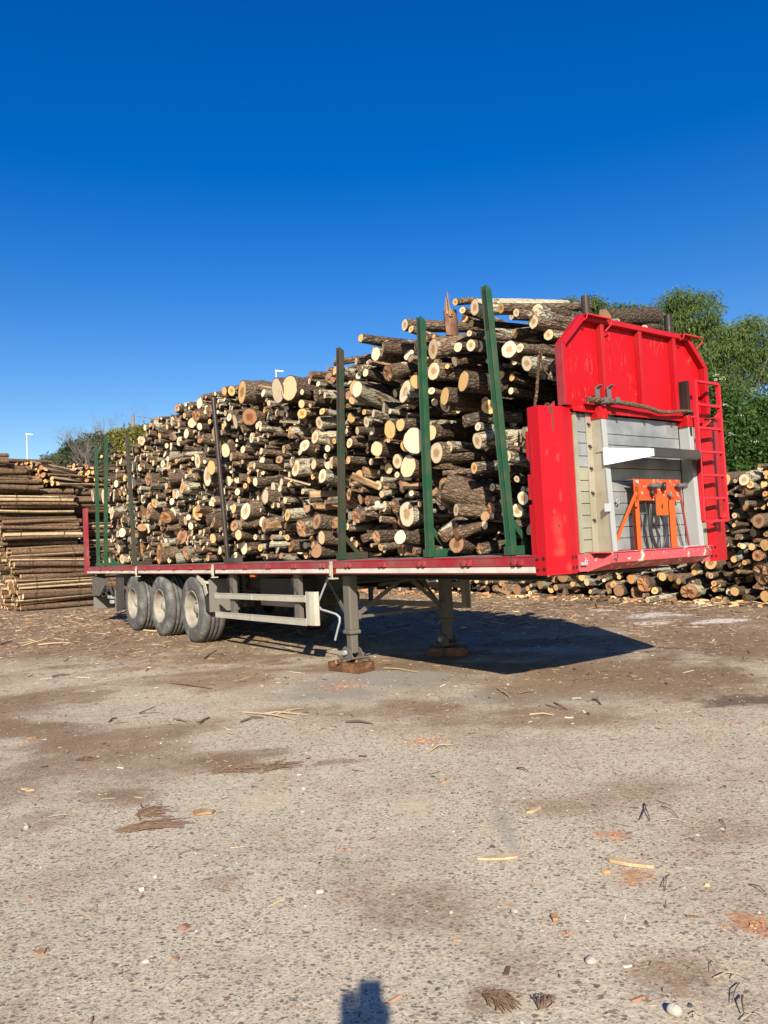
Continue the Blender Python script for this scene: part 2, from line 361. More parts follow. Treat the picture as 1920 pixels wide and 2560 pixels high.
# patches of dirt, asphalt, sand, sawdust and chalk: x, y in the photo, half sizes, strength; laid on the ground as world ellipses
PATCH = dict(
 dirt=[(1560,1700,420,70,1),(1750,1600,260,60,1),(1300,1540,260,40,1),(1500,1510,400,30,1),(300,1575,260,22,.9),(110,1560,120,20,.8),(500,1645,170,18,.85),(620,1700,150,25,.7),(300,1640,90,14,.7),(1000,1775,190,30,.85),
       (1180,1800,150,40,.6),(1400,1790,220,30,.75),(570,1905,150,24,.8),(330,1870,60,22,.7),(80,1870,70,20,.6),(300,1990,110,26,.75),(100,2050,110,30,.5),(850,1905,70,10,.9),(560,2210,75,26,.55),(1040,2270,210,80,.5),(930,2180,110,60,.4),
       (1230,2500,90,50,.7),(1660,2420,150,60,.6),(1500,2010,260,40,.5),(1800,2080,160,50,.5),(1620,1960,200,30,.5),(1840,1930,80,20,.4),(760,1780,150,20,.5),(60,1700,120,20,.4),(1760,2500,200,40,.4),(1330,2420,70,40,.4),(820,2450,60,30,.35)],
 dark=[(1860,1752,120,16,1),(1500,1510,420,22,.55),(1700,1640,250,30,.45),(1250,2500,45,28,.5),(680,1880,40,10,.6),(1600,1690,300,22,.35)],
 asph=[(1000,1695,230,30,1),(860,1730,150,26,1),(1330,1738,200,28,1),(1480,1720,120,14,.8),(1120,1600,160,40,.9),(230,1592,90,12,.9),(860,1745,110,22,.6),(1265,2080,26,110,.6),(1250,1960,40,40,.5),(1400,1660,120,18,.7),(700,1740,60,12,.4)],
 sand=[(650,2012,75,26,.6),(1040,2012,85,30,.6),(590,1985,60,16,.5),(1270,2190,25,25,.9),(1200,2070,20,14,.8),(960,2390,120,40,.5),(1000,2120,70,30,.4),(330,2190,60,20,.25)],
 saw=[(1060,1855,55,12,.9),(880,2108,45,18,.5),(1585,2188,60,26,.8),(1530,2088,50,12,.6),(1410,2330,24,12,.9),(1880,2310,60,34,1),(860,1715,70,14,.6),(1255,2260,20,8,.7),(1100,1955,40,9,.6),(1760,2215,40,10,.5),(440,2160,30,8,.2)],
 chalk=[(1650,1538,90,6,.9),(1800,1552,110,5,.9),(1620,1557,70,5,.8),(1760,1512,60,4,.7),(1510,1526,40,4,.6),(1740,1568,40,4,.6)])
def patch_mask(x, y, key):
    m = np.zeros_like(x)
    for (X, Y, rx, ry, st) in PATCH[key]:
        c = gnd(X, Y); a = gnd(X + rx, Y); b1 = gnd(X, Y - ry); b2 = gnd(X, Y + ry)
        ex = abs(a.x - c.x); ey = abs(b1.y - b2.y) / 2; cy = (b1.y + b2.y) / 2
        d = np.sqrt(((x - c.x) / ex) ** 2 + ((y - cy) / ey) ** 2)
        d = d + .75 * fbm(x / max(ex, .25) * 1.4, y / max(ey, .25) * 1.4, 31, 4)
        m = np.maximum(m, st * np.clip((1.5 - d) / 1.1, 0, 1))
    return m
xs = np.concatenate([[-900, -300, -120, -60, -35, -24], np.arange(-18, 14.01, .1), [17, 24, 40, 90, 300, 900]])
ys = np.concatenate([[-300, -60, -15, -4, -1, .5], np.arange(1.2, 9, .07), np.arange(9, 30, .13), [32, 36, 45, 60, 90, 150, 300, 900, 1500]])
gx, gy = np.meshgrid(xs, ys)
def gz(x, y):
    x = np.asarray(x, float); y = np.asarray(y, float)
    return .006 * fbm(x * 1.1, y * 1.1, 3, 4) * np.clip((60 - np.abs(y)) / 30, 0, 1)
V = np.stack([gx, gy, gz(gx, gy)], -1).reshape(-1, 3)
nx, ny = len(xs), len(ys); ii = np.arange(nx * ny).reshape(ny, nx)
F = np.stack([ii[:-1, :-1], ii[:-1, 1:], ii[1:, 1:], ii[1:, :-1]], -1).reshape(-1, 4)
fx, fy = V[:, 0], V[:, 1]
far = np.clip((fy - 8.0) / 5 + .35 * fbm(fx * .35, fy * .35, 77, 3), 0, .75)         # the yard beyond the trailer is dirt
band = np.clip(fbm(fx * .5, fy * .8, 91, 5) * 2.6 + .05, 0, .85)
dirt = np.maximum(np.maximum(patch_mask(fx, fy, 'dirt'), far), band * np.clip((fy - 2.8) / 3.2, .25, 1))
A1 = np.stack([dirt, patch_mask(fx, fy, 'asph'), patch_mask(fx, fy, 'dark'), np.ones_like(dirt)], -1)
A2 = np.stack([patch_mask(fx, fy, 'sand'), patch_mask(fx, fy, 'saw'), patch_mask(fx, fy, 'chalk'), np.ones_like(dirt)], -1)
t = NT('yard_ground'); P = t.obj(); a1 = t.attr('soil', 'Color'); a2 = t.attr('spill', 'Color')
nA = t.noise(P, 2.3, 7, .68); nB = t.noise(P, 14, 6, .7); nC = t.noise(P, 70, 4, .7); nD = t.noise(P, 0.55, 4, .6)
# exposed-pebble concrete
conc = t.ramp(nB, [(.25, (.30, .245, .155)), (.5, (.49, .415, .29)), (.78, (.69, .60, .44))])
conc = t.mix(.6, conc, t.ramp(nC, [(.3, (.25, .205, .145)), (.7, (.70, .605, .455))]))
def pebbles(c, scale, thr, seed, gate=.42):
    mp = t.n('ShaderNodeMapping'); mp.inputs['Location'].default_value = (seed, seed * .7, 0); mp.inputs['Scale'].default_value = (1, 1.25, 1); t.l(P, mp.inputs[0])
    dst = t.noise(mp.outputs[0], scale * .7, 2, .5, 'Color')
    vv = t.n('ShaderNodeVectorMath'); vv.operation = 'MULTIPLY_ADD'; t.l(dst, vv.inputs[0]); vv.inputs[1].default_value = (.9 / scale,) * 3; t.l(mp.outputs[0], vv.inputs[2])
    vo = t.n('ShaderNodeTexVoronoi'); vo.inputs['Scale'].default_value = scale; t.l(vv.outputs[0], vo.inputs['Vector'])
    rnd = t.sep(vo.outputs['Color'], 0); sz = t.math('MULTIPLY', t.sep(vo.outputs['Color'], 1), thr)
    msk = t.math('MULTIPLY', smooth_between(t, t.math('SUBTRACT', sz, vo.outputs['Distance']), .0, .04), t.math('GREATER_THAN', t.sep(vo.outputs['Color'], 2), gate))
    pc = t.ramp(rnd, [(0, (.055, .052, .052)), (.22, (.12, .11, .10)), (.4, (.22, .17, .13)), (.58, (.30, .27, .23)), (.74, (.20, .12, .08)), (.86, (.48, .45, .40)), (1, (.60, .55, .44))], 'CONSTANT')
    return t.mix(t.math('MULTIPLY', msk, .74), c, pc), msk
conc, k1 = pebbles(conc, 38, .50, 0.0, .35); conc, k2 = pebbles(conc, 55, .52, 3.7, .22); conc, k3 = pebbles(conc, 100, .52, 7.1, .15)
mud = t.ramp(nB, [(.25, (.13, .082, .048)), (.55, (.235, .155, .090)), (.8, (.36, .25, .155))])
mud = t.mix(t.math('MULTIPLY', smooth_between(t, nD, .42, .62), .5), mud, (.115, .064, .036)); mud = t.mix(t.math('MULTIPLY', smooth_between(t, nC, .50, .62), .5), mud, (.42, .31, .20)); mud = t.mix(t.math('MULTIPLY', smooth_between(t, t.noise(P, 32, 5, .75), .56, .66), .6), mud, (.085, .05, .03))
md, k4 = pebbles(mud, 60, .30, 1.3); mud = t.mix(.55, mud, md)
asp = t.ramp(nC, [(.3, (.20, .18, .145)), (.7, (.37, .335, .275))])
edge = lambda m, a=.16, b=.86, k=.5: smooth_between(t, t.math('ADD', m, t.math('MULTIPLY', t.math('SUBTRACT', t.math('MULTIPLY', t.math('ADD', nA, nB), .5), .5), k * 4)), a, b)
d = t.sep(a1, 0)
base = t.mix(edge(t.sep(a1, 1)), conc, asp)
dust = t.mix(t.math('MULTIPLY', smooth_between(t, t.noise(P, 1.1, 6, .7), .42, .72), .38), base, mud); base = t.mix(t.math('MULTIPLY', edge(d), .92), dust, mud)
base = t.mix(t.math('MULTIPLY', edge(t.sep(a2, 0), .3, .9), .85), base, (.50, .415, .27))
base = t.mix(t.math('MULTIPLY', edge(t.sep(a2, 1), .35, .75, .8), .8), base, t.ramp(nC, [(.3, (.28, .12, .05)), (.7, (.52, .27, .13))]))
base = t.mix(t.math('MULTIPLY', edge(t.sep(a2, 2), .35, .6, .9), .85), base, (.62, .58, .52))
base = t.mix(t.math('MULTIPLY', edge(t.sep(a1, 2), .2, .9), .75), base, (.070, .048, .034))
hh = t.math('ADD', t.math('MULTIPLY', nC, .5), t.math('MULTIPLY', nB, 1.0))
hh = t.math('ADD', hh, t.math('MULTIPLY', t.math('ADD', k1, k2), .25))
t.bump(hh, .55, .012)
MT['ground'] = t.set(base, .9, 0, .2)
me = npmesh('ground', V, F, MT['ground'], attrs=dict(soil=('FLOAT_COLOR', A1), spill=('FLOAT_COLOR', A2)), smooth=True)
o = bpy.data.objects.new('ground', me); COL.objects.link(o); tag(o, kind='structure')

# ================================================================ LOG MAKER
def ring_noise(n, rg, k=3, amp=1.0):
    th = np.linspace(0, 2 * np.pi, n, endpoint=False); s = np.zeros(n)
    for j in range(1, k + 1): s += rg.normal() / j * np.cos(j * th + rg.uniform(0, 6.28))
    return s * amp
def log_arrays(r, L, rg, n=16, m=7, shape='round', rough=1.0):
    """returns bark verts/quads/lco and two end discs; axis along +x, near end at 0"""
    th = np.linspace(0, 2 * np.pi, n, endpoint=False)
    base = 1 + ring_noise(n, rg, 4, .055 * rough)
    flat = np.zeros(n, bool)
    if shape == 'half':
        a0 = rg.uniform(0, 6.28); dd = np.cos(th - a0); cut = rg.uniform(-.05, .35)
        lim = np.where(dd > .02, cut / np.maximum(dd, .02), 9); flat = lim < base; base = np.minimum(base, np.maximum(lim, .06))
        base = np.where((dd > 0) & (cut < .02), np.minimum(base, .12), base); flat = flat | (base < .2)
    elif shape == 'wedge':
        for a0 in (rg.uniform(0, 6.28),):
            for dl in (0, rg.uniform(1.7, 2.4)):
                dd = np.cos(th - a0 - dl); lim = np.where(dd > .05, .28 / np.maximum(dd, .05), 9); flat |= lim < base; base = np.minimum(base, lim)
    elif shape == 'root':
        base = 1 + ring_noise(n, rg, 4, .17)
    ts = np.linspace(0, 1, m); taper = 1 - rg.uniform(0, .16) * ts
    bend = rg.normal(0, .028 * L if L < 1.8 else .004 * L) ; bdir = rg.uniform(0, 6.28)
    ridge = rg.normal(0, .022 * rough, n)
    V = np.zeros((m, n, 3)); 
    for i, t_ in enumerate(ts):
        rad = r * taper[i] * (base + ridge + rg.normal(0, .012 * rough, n))
        if 0 < i < m - 1 and rg.random() < .22: rad = rad * (1 + .16 * np.clip(np.cos(th - rg.uniform(0, 6.28)), 0, 1) ** 3)
        off = bend * 4 * t_ * (1 - t_)
        V[i, :, 0] = t_ * L; V[i, :, 1] = rad * np.cos(th) + off * math.cos(bdir); V[i, :, 2] = rad * np.sin(th) + off * math.sin(bdir)
    tilt = rg.normal(0, .10, 2)
    V[0, :, 0] += V[0, :, 1] * tilt[0] + V[0, :, 2] * tilt[1]
    idx = np.arange(m * n).reshape(m, n); a = idx[:-1]; b = idx[1:]
    F = np.stack([a, np.roll(a, -1, 1), np.roll(b, -1, 1), b], -1).reshape(-1, 4)[:, ::-1]
    fm = np.tile(flat & np.roll(flat, -1), m - 1)
    Vb = V.reshape(-1, 3); so = rg.uniform(-40, 40, 3)
    lco = Vb * np.array([.35, 1, 1]) + so
    caps = []
    for e, sg in ((0, -1), (m - 1, 1)):
        R = V[e]; c = R.mean(0); mid = c + (R - c) * .5
        if shape == 'root': mid = mid + rg.normal(0, r * .10, (n, 1)) * np.array([1, 0, 0]); c = c + np.array([rg.normal(0, r * .1), 0, 0])
        cv = np.vstack([R, mid, c[None]]); k = np.arange(n); k2 = (k + 1) % n
        q = np.stack([k, k2, n + k2, n + k], -1); tr = np.stack([n + k, n + k2, np.full(n, 2 * n), np.full(n, 2 * n)], -1)
        fs = [q, tr]; Fc = np.vstack(fs)
        if sg > 0: Fc = Fc[:, ::-1]
        l = (cv - c) / r; lc = np.stack([l[:, 1], l[:, 2], np.full(len(cv), so[0])], -1)
        # the rim of a face reads 1 even where the section is not round
        if shape in ('round', 'root'):
            nr = np.linalg.norm(lc[:n, :2], axis=1, keepdims=True); lc[:n, :2] /= np.maximum(nr, .3); lc[n:2*n, :2] = lc[:n, :2] * .5
        caps.append((cv, Fc, lc))
    return Vb, F, lco, fm, caps
def tri_clean(F):
    return F
def mesh_from(V, F, mats, mi, lco, rnd, name, smooth):
    """quads given as 4 indices; a degenerate last index pair means a triangle"""
    tri = F[:, 2] == F[:, 3]; tri2 = F[:, 0] == F[:, 1]
    me = bpy.data.meshes.new(name)
    T3 = np.vstack([F[tri][:, [0, 1, 2]], F[tri2][:, [0, 2, 3]]]) if (tri.any() or tri2.any()) else np.zeros((0, 3), int)
    Q = F[~(tri | tri2)]
    me.vertices.add(len(V)); me.vertices.foreach_set('co', V.astype(np.float32).ravel())
    li = np.concatenate([Q.ravel(), T3.ravel()]).astype(np.int32); me.loops.add(len(li)); me.loops.foreach_set('vertex_index', li)
    st = np.concatenate([np.arange(len(Q)) * 4, len(Q) * 4 + np.arange(len(T3)) * 3]).astype(np.int32)
    me.polygons.add(len(st)); me.polygons.foreach_set('loop_start', st)
    for m_ in mats: me.materials.append(m_)
    q = ~(tri | tri2)
    mi = np.concatenate([mi[q], mi[tri], mi[tri2]]); smooth = np.concatenate([smooth[q], smooth[tri], smooth[tri2]])
    me.polygons.foreach_set('material_index', mi.astype(np.int32)); me.polygons.foreach_set('use_smooth', smooth.astype(bool))
    a = me.attributes.new('lco', 'FLOAT_VECTOR', 'POINT'); a.data.foreach_set('vector', lco.astype(np.float32).ravel())
    a = me.attributes.new('rnd', 'FLOAT_COLOR', 'POINT'); a.data.foreach_set('color', rnd.astype(np.float32).ravel())
    me.update(calc_edges=True)
    return me
def rot_to(d, spin):
    """rotation whose x axis is d"""
    d = Vector(d).normalized(); q = d.to_track_quat('X', 'Z'); return q.to_matrix() @ Matrix.Rotation(spin, 3, 'X')
def add_log(pos, d, r, L, rg, kind='p', n=16, m=7, name='log', barkm='bark'):
    shape = 'round'
    if kind == 'b': shape = rg.choice(['root', 'round', 'half', 'wedge'], p=[.45, .25, .15, .15])
    if kind == 's': shape = rg.choice(['half', 'wedge'])
    Vb, F, lco, fm, caps = log_arrays(r, L, rg, n, m, shape)
    rnd = np.array([rg.random(), rg.random(), rg.random(), 1.0])
    if kind == 'h': rnd[1] = .9
    if kind == 'p': rnd[1] = rg.random() * .75
    cutm = MT['cut_brown'] if kind == 'b' else (MT['cut_orange'] if kind == 'o' else MT['cut'])
    sp = MT['split'] if kind == 'b' or rg.random() < .4 else MT['split_pale']
    cv, cf, cl = caps[1]; b = len(Vb)
    V = np.vstack([Vb, cv]); FF = np.vstack([F, cf + b]); mi = np.concatenate([np.where(fm, 2, 0), np.ones(len(cf), int)]); lc = np.vstack([lco, cl])
    me = mesh_from(V, FF, [MT[barkm], cutm, sp], mi, lc, np.tile(rnd, (len(V), 1)), name, np.concatenate([np.full(len(F), True), np.full(len(cf), False)]))
    o = bpy.data.objects.new(name, me); COL.objects.link(o)
    R = rot_to(d, rg.uniform(0, 6.28)); o.matrix_world = Matrix.Translation(pos) @ R.to_4x4()
    cv, cf, cl = caps[0]
    m2 = mesh_from(cv, cf, [cutm], np.zeros(len(cf), int), cl, np.tile(rnd, (len(cv), 1)), 'cut_face', np.zeros(len(cf), bool))
    c = bpy.data.objects.new('cut_face', m2); COL.objects.link(c); c.parent = o
    return o
class Pile:
    """many logs joined into one object"""
    def __init__(s): s.V = []; s.F = []; s.L = []; s.R = []; s.M = []; s.S = []; s.n = 0
    def add(s, pos, d, r, L, rg, kind='p', n=10, m=4, barkslot=0):
        shape = 'round'
        if kind == 'b': shape = rg.choice(['root', 'round', 'half', 'wedge'], p=[.35, .3, .15, .2])
        if kind == 's': shape = rg.choice(['half', 'wedge'])
        Vb, F, lco, fm, caps = log_arrays(r, L, rg, n, m, shape)
        rnd = np.array([rg.random(), rg.random(), rg.random(), 1.0])
        R = np.array(rot_to(d, rg.uniform(0, 6.28))); pos = np.array(pos)
        cm = 3 if kind == 'b' else (4 if kind == 'o' else 1)
        for V, FF, l, mi, sm in [(Vb, F, lco, np.where(fm, 2 if kind == 'b' else 5, 0), True)] + [(c[0], c[1], c[2], np.full(len(c[1]), cm), False) for c in caps]:
            s.V.append(V @ R.T + pos); s.F.append(FF + s.n); s.n += len(V); s.L.append(l); s.R.append(np.tile(rnd, (len(V), 1))); s.M.append(mi); s.S.append(np.full(len(FF), sm))
    def mesh(s, name, barkm='bark'):
        return mesh_from(np.vstack(s.V), np.vstack(s.F), [MT[barkm], MT['cut'], MT['split'], MT['cut_brown'], MT['cut_orange'], MT['split_pale']], np.concatenate(s.M), np.vstack(s.L), np.vstack(s.R), name, np.concatenate(s.S))
    def build(s, name, parent=None, barkm='bark'):
        o = bpy.data.objects.new(name, s.mesh(name, barkm)); COL.objects.link(o)
        if parent: o.parent = parent
        return o
# ================================================================ TRAILER
TR = empty('flatbed_trailer', (TPX, TPY, 0), YAW)
tag(TR, 'long red and grey flatbed timber trailer standing on its own legs, piled with cut logs', 'trailer')
def part(name, mb, mat, bevel=0, parent=None): return mb.build(name, MT[mat] if isinstance(mat, str) else mat, parent or TR, bevel)
ZB, ZT, W, LEN = 1.0765, 1.224, 2.5, 13.6
# deck planks
for k in range(10):
    x0 = .05 + k * .24; part('deck_plank', MB().box((x0, .02, ZT - .035), (x0 + .232, LEN, ZT + .004 + .002 * (k % 3))), 'deck')
# the side rails with a red band over white strips
clamps = [10.07, 6.495, 3.18]
hooks = [13.33, 12.52, 11.72, 10.96, 10.19, 9.59, 8.84, 8.10, 7.36, 6.66, 6.09, 5.39, 4.71, 4.03, 3.37, 2.83, 2.195, 1.56, .93, .32]
for side in (0, 1):
    X = lambda a: a if side == 0 else W - a
    mb = MB(); mb.box((X(0), .13, ZB + .062), (X(.05), LEN, ZT - .012)); mb.box((X(.002), .13, ZB), (X(.10), LEN, ZB + .012))
    mb.box((X(.012), .13, ZB + .012), (X(.05), LEN, ZB + .06)); mb.box((X(-.004), .13, ZT - .014), (X(.06), LEN, ZT)); r_ = part('side_rail', mb, 'red_old', .003)
    cuts = [.15] + [3.10, 6.42, 9.12, 9.98, 11.9] + [13.55]; cuts2 = [.15, 3.09, 6.41, 9.13, 9.99, 11.92]
    for a, b in ((.15, 3.09), (3.27, 6.42), (6.56, 9.12), (9.14, 9.98), (10.12, 11.9), (11.92, 13.58)):
        part('white_strip', MB().box((X(-.003), a, ZB + .012), (X(.012), b, ZB + .058)), 'white_strip', parent=r_)
    for u in hooks:
        mb = MB(); mb.box((X(-.030), u - .055, ZB + .072), (X(.0), u - .016, ZB + .120)); mb.box((X(-.030), u + .016, ZB + .072), (X(.0), u + .055, ZB + .120))
        mb.tube([(X(-.014), u - .05, ZB + .088), (X(-.014), u + .05, ZB + .088)], .008, 6)
        part('lashing_hook', mb, 'red_old', .003, r_)
    for u in clamps:
        mb = MB(); mb.box((X(-.020), u - .028, ZB - .045), (X(-.006), u + .028, ZT - .006)); mb.box((X(-.034), u - .016, ZB - .02), (X(-.020), u + .016, ZT - .05)); mb.box((X(-.03), u - .042, ZB - .058), (X(.06), u + .042, ZB - .040))
        part('rail_clamp', mb, 'guard', .004, r_)
# chassis: two long beams, cross members, kingpin plate
for x in (.62, 1.88):
    mb = MB(); d1 = [(x - .07, 1.15), (x + .07, 1.15)]
    mb.box((x - .07, .6, ZT - .06), (x + .07, 13.3, ZT - .045)); mb.box((x - .006, .6, 1.00), (x + .006, 3.9, ZT - .06)); mb.box((x - .07, .6, .985), (x + .07, 3.9, 1.0))
    mb.box((x - .006, 3.9, .80), (x + .006, 13.3, ZT - .06)); mb.box((x - .07, 3.9, .785), (x + .07, 13.3, .80)); part('chassis_beam', mb, 'dark_chassis', 0)
for u in np.arange(.5, 13.5, .65):
    part('cross_member', MB().box((.06, u - .03, ZT - .13), (2.44, u + .03, ZT - .04)), 'dark_chassis')
part('kingpin_plate', MB().box((.6, .25, 1.03), (1.9, 2.3, 1.045)).tube([(1.25, 1.6, .93), (1.25, 1.6, 1.03)], .045, 12), 'dark_chassis')
# curved trim under the deck seen through the legs
part('under_frame_arc', MB().tube([(.5, 3.0, .93), (.8, 2.6, 1.0), (1.3, 2.2, 1.04), (1.9, 1.6, 1.05)], .022, 8), 'dark_chassis')
# landing legs
for side in (0, 1):
    LU = (on(780 + 625 / 6.911, 1449.5, v=.14).y, on(780 + 520 / 6.911, 1449.5, v=.14).y); u = sum(LU) / 2; XFAR = on(1115, 1515, u=u).x; x = .20 if side == 0 else XFAR; L_ = MB()
    L_.box((x - .06, u - .068, .44), (x + .06, u + .068, 1.06))
    leg = part('landing_leg', L_, 'grey_chassis', .018)
    part('collar', MB().box((x - .072, u - .082, .405), (x + .072, u + .082, .45)), 'grey_chassis', .012, leg)
    part('inner_tube', MB().box((x - .046, u - .052, .19), (x + .046, u + .052, .44)), 'grey_chassis', .012, leg)
    mb = MB()
    for sx in (-.07, .07):
        poly = [(x + sx - .006, u + .11, .18), (x + sx - .006, u + .10, .24), (x + sx - .006, u + .05, .27), (x + sx - .006, u - .05, .24), (x + sx - .006, u - .12, .15), (x + sx - .006, u - .12, .13), (x + sx - .006, u + .08, .125)]
        mb.prism(poly, (.012, 0, 0))
    mb.tube([(x - .09, u + .03, .20), (x + .09, u + .03, .20)], .024, 10)
    part('foot_bracket', mb, 'grey_chassis', .004, leg)
    mb = MB(); pp = []
    for k in range(9):
        a = -.15 + k * .30 / 8; zz = .118 + (abs(a) / .15) ** 2 * .03
        pp.append((x - .11, u + a, zz))
    for k in range(8): mb.prism([pp[k], pp[k + 1], (pp[k + 1][0], pp[k + 1][1], pp[k + 1][2] + .014), (pp[k][0], pp[k][1], pp[k][2] + .014)], (.22, 0, 0))
    part('foot_pad', mb, 'grey_chassis', 0, leg)
    part('bolt', MB().tube([(x - .105, u + .03, .20), (x - .076, u + .03, .20)], .030, 6), 'galv', 0, leg)
    # the brace plate on the inner side
    s = 1 if side == 0 else -1
    part('brace_plate', MB().box((x + s * .06, u - .05, .56), (x + s * .10, u + .03, .66)), 'grey_chassis', .004, leg)
part('leg_cross_brace', MB().bar((.27, u, .60), (.98, u, 1.0), .05, .012, (0, 1, 0)), 'grey_chassis')
part('leg_cross_brace', MB().bar((XFAR - .07, u, .60), (1.0, u, 1.0), .05, .012, (0, 1, 0)), 'grey_chassis')
part('leg_tie_bar', MB().bar((.28, u - .01, .585), (XFAR - .06, u - .01, .585), .04, .03), 'grey_chassis')
for x in (.20, XFAR): part('leg_stay', MB().bar((x + .03, u + .06, .52), (x + .2, u + .8, .98), .045, .012, (1, 0, 0)), 'grey_chassis')
part('leg_drive_shaft', MB().tube([(.2, u + .03, .97), (XFAR, u + .03, .97)], .018, 8), 'dark_chassis')
LEGU = u
# crank handle hanging from the near leg
c = [on(780 + X / 6.911, 1380 + Y / 6.911, v=.12) for X, Y in ((285, 420), (258, 500), (185, 680), (115, 850), (112, 930), (160, 995), (300, 1035), (420, 1075), (478, 1130), (480, 1200), (445, 1340), (400, 1520))]
ck = part('crank_handle', MB().tube(c, .0125, 10), 'galv'); part('crank_hinge', MB().bar(on(820, 1434, v=.12), on(818, 1447, v=.12), .03, .03), 'dark_chassis', .003, ck)
# axles, wheels
for k in range(3):
    u = 7.50 + 1.50 * k
    part('axle', MB().tube([(.35, u, .525), (2.15, u, .525)], .065, 12), 'dark_chassis')
    part('air_spring', MB().lathe((.62, u - .3, .60), (0, 0, 1), [(0, .0), (0, .12), (.06, .135), (.1, .12), (.16, .135), (.2, .0)], 14).lathe((1.88, u - .3, .60), (0, 0, 1), [(0, .0), (0, .12), (.06, .135), (.1, .12), (.16, .135), (.2, .0)], 14), 'black_plastic')
    for side in (0, 1):
        x0, s = (.03, 1) if side == 0 else (2.47, -1); R = .528
        wh = empty('wheel', (0, 0, 0)); wh.parent = TR
        c0 = (x0, u, R - .008 - 0.0)
        prof = [(.012, .295), (.0, .31), (.004, .36), (.0, .42), (.006, .47), (.022, .503), (.045, .518), (.075, R)]
        for g in (.12, .185, .25): prof += [(g, R + .002), (g + .003, R - .014), (g + .009, R - .014), (g + .012, R + .002)]
        prof += [(.31, R), (.34, .518), (.362, .503), (.38, .47), (.385, .42), (.37, .31), (.36, .295)]
        part('tyre', MB().lathe(c0, (s, 0, 0), prof, 56), 'tyre', 0, wh)
        part('rim', MB().lathe(c0, (s, 0, 0), [(.010, .297), (.0, .292), (.0, .284), (.02, .272), (.05, .262), (.10, .255), (.145, .245), (.165, .215), (.170, .15), (.160, .12), (.160, .0)], 40), 'rim', 0, wh)
        part('hub', MB().lathe(c0, (s, 0, 0), [(.168, .13), (.14, .12), (.12, .085), (.075, .078), (.055, .06), (.050, .0)], 24), 'rim', 0, wh)
        mb = MB(); mh = MB()
        for j in range(10):
            a = 2 * math.pi * j / 10; y_, z_ = math.cos(a) * .165, math.sin(a) * .165
            mb.tube([(x0 + s * .17, u + y_, R + z_), (x0 + s * .125, u + y_, R + z_)], .016, 6)
            a += math.pi / 10; y_, z_ = math.cos(a) * .205, math.sin(a) * .205
            mh.tube([(x0 + s * .175, u + y_, R - .008 + z_), (x0 + s * .160, u + y_, R - .008 + z_)], .026, 10)
        part('wheel_nuts', mb, 'rim', 0, wh); part('vent_hole', mh, 'hole', 0, wh)
# mudguards: curved sheet over the front wheel of each side, flat flaps at the tail
for side in (0, 1):
    X = lambda a: a if side == 0 else W - a
    u0, R = 7.50, .615; mb = MB(); ring = []
    for k in range(15):
        a = math.radians(172 - k * 10.2)         # from the tail side over the top to the front
        a = math.radians(78 + k * (182 - 78) / 14)
        ring.append((u0 + R * math.cos(a) * 1.0, .53 + R * math.sin(a)))
    ring = [(u_, z_) for u_, z_ in ring if True]
    ring += [(u0 - R - .01, .50)]
    for (ua, za), (ub, zb) in zip(ring[:-1], ring[1:]):
        mb.prism([(X(.06), ua, za), (X(.06), ub, zb), (X(.06), ub - .0, zb + .012), (X(.06), ua, za + .012)], (.42 if side == 0 else -.42, 0, 0))
        mb.prism([(X(.05), ua, za + .01), (X(.05), ub, zb + .01), (X(.05), u0 + (ub - u0) * .87, .53 + (zb - .53) * .87), (X(.05), u0 + (ua - u0) * .87, .53 + (za - .53) * .87)], (.015 if side == 0 else -.015, 0, 0))
    mg = part('mudguard', mb, 'black_plastic')
    part('flap_panel', MB().box((X(.07), u0 - R - .03, .50), (X(.56), u0 - R - .018, .99)), 'grey_plastic', 0, mg)
    mb = MB(); a, b = math.radians(128), math.radians(150)
    P = lambda a, r_: (X(.035), u0 + r_ * math.cos(a), .53 + r_ * math.sin(a))
    mb.bar((X(.045), u0 - .30, 1.03), (X(.045), u0 - .50, .93), .06, .05); mb.bar((X(.045), u0 - .50, .95), (X(.045), u0 - .60, .76), .012, .10, (0, 1, 0)); mb.bar((X(.06), u0 - .5, .95), (X(.16), u0 - .62, .93), .05, .04)
    part('mudguard_bracket', mb, 'guard', .004, mg)
    # rear mud flap and its curved guard
    mb = MB(); mb.box((X(.06), 11.72, .34), (X(.48), 11.735, .74)); rib = MB()
    for k in range(7): rib.box((X(.06), 11.705, .37 + k * .055), (X(.48), 11.72, .385 + k * .055))
    f2 = part('rear_mud_flap', mb, 'grey_plastic', .003); part('flap_ribs', rib, 'grey_plastic', 0, f2)
    part('guard_side_plate', MB().prism([(X(.08), 11.2, .40), (X(.08), 11.2, 1.06), (X(.08), 11.72, 1.06), (X(.08), 11.72, .30)], (.012 if side == 0 else -.012, 0, 0)), 'dark_chassis')
# tail: bumper sheet, lamps, cables
part('rear_bumper', MB().box((.06, 13.35, .30), (2.44, 13.37, .56)), 'grey_plastic', .004)
part('bumper_beam', MB().box((.10, 13.25, .58), (2.40, 13.35, .66)), 'dark_chassis', .004)
part('tail_side_plate', MB().prism([(.06, 12.15, .96), (.06, 13.45, 1.02), (.06, 13.45, .60), (.06, 12.9, .60)], (.012, 0, 0)), 'grey_chassis')
part('tail_side_plate', MB().prism([(2.44, 12.15, .96), (2.44, 13.45, 1.02), (2.44, 13.45, .60), (2.44, 12.9, .60)], (-.012, 0, 0)), 'grey_chassis')
part('tail_lamp', MB().box((.12, 13.37, .62), (.50, 13.42, .74)), 'red_old', .006); part('tail_lamp', MB().box((2.0, 13.37, .62), (2.38, 13.42, .74)), 'red_old', .006)
mb = MB(); cpts = [(.10, 12.9, .68), (.08, 12.7, .58), (.10, 12.5, .62), (.09, 12.35, .76), (.10, 12.6, .82), (.12, 12.8, .72), (.10, 12.3, .60)]
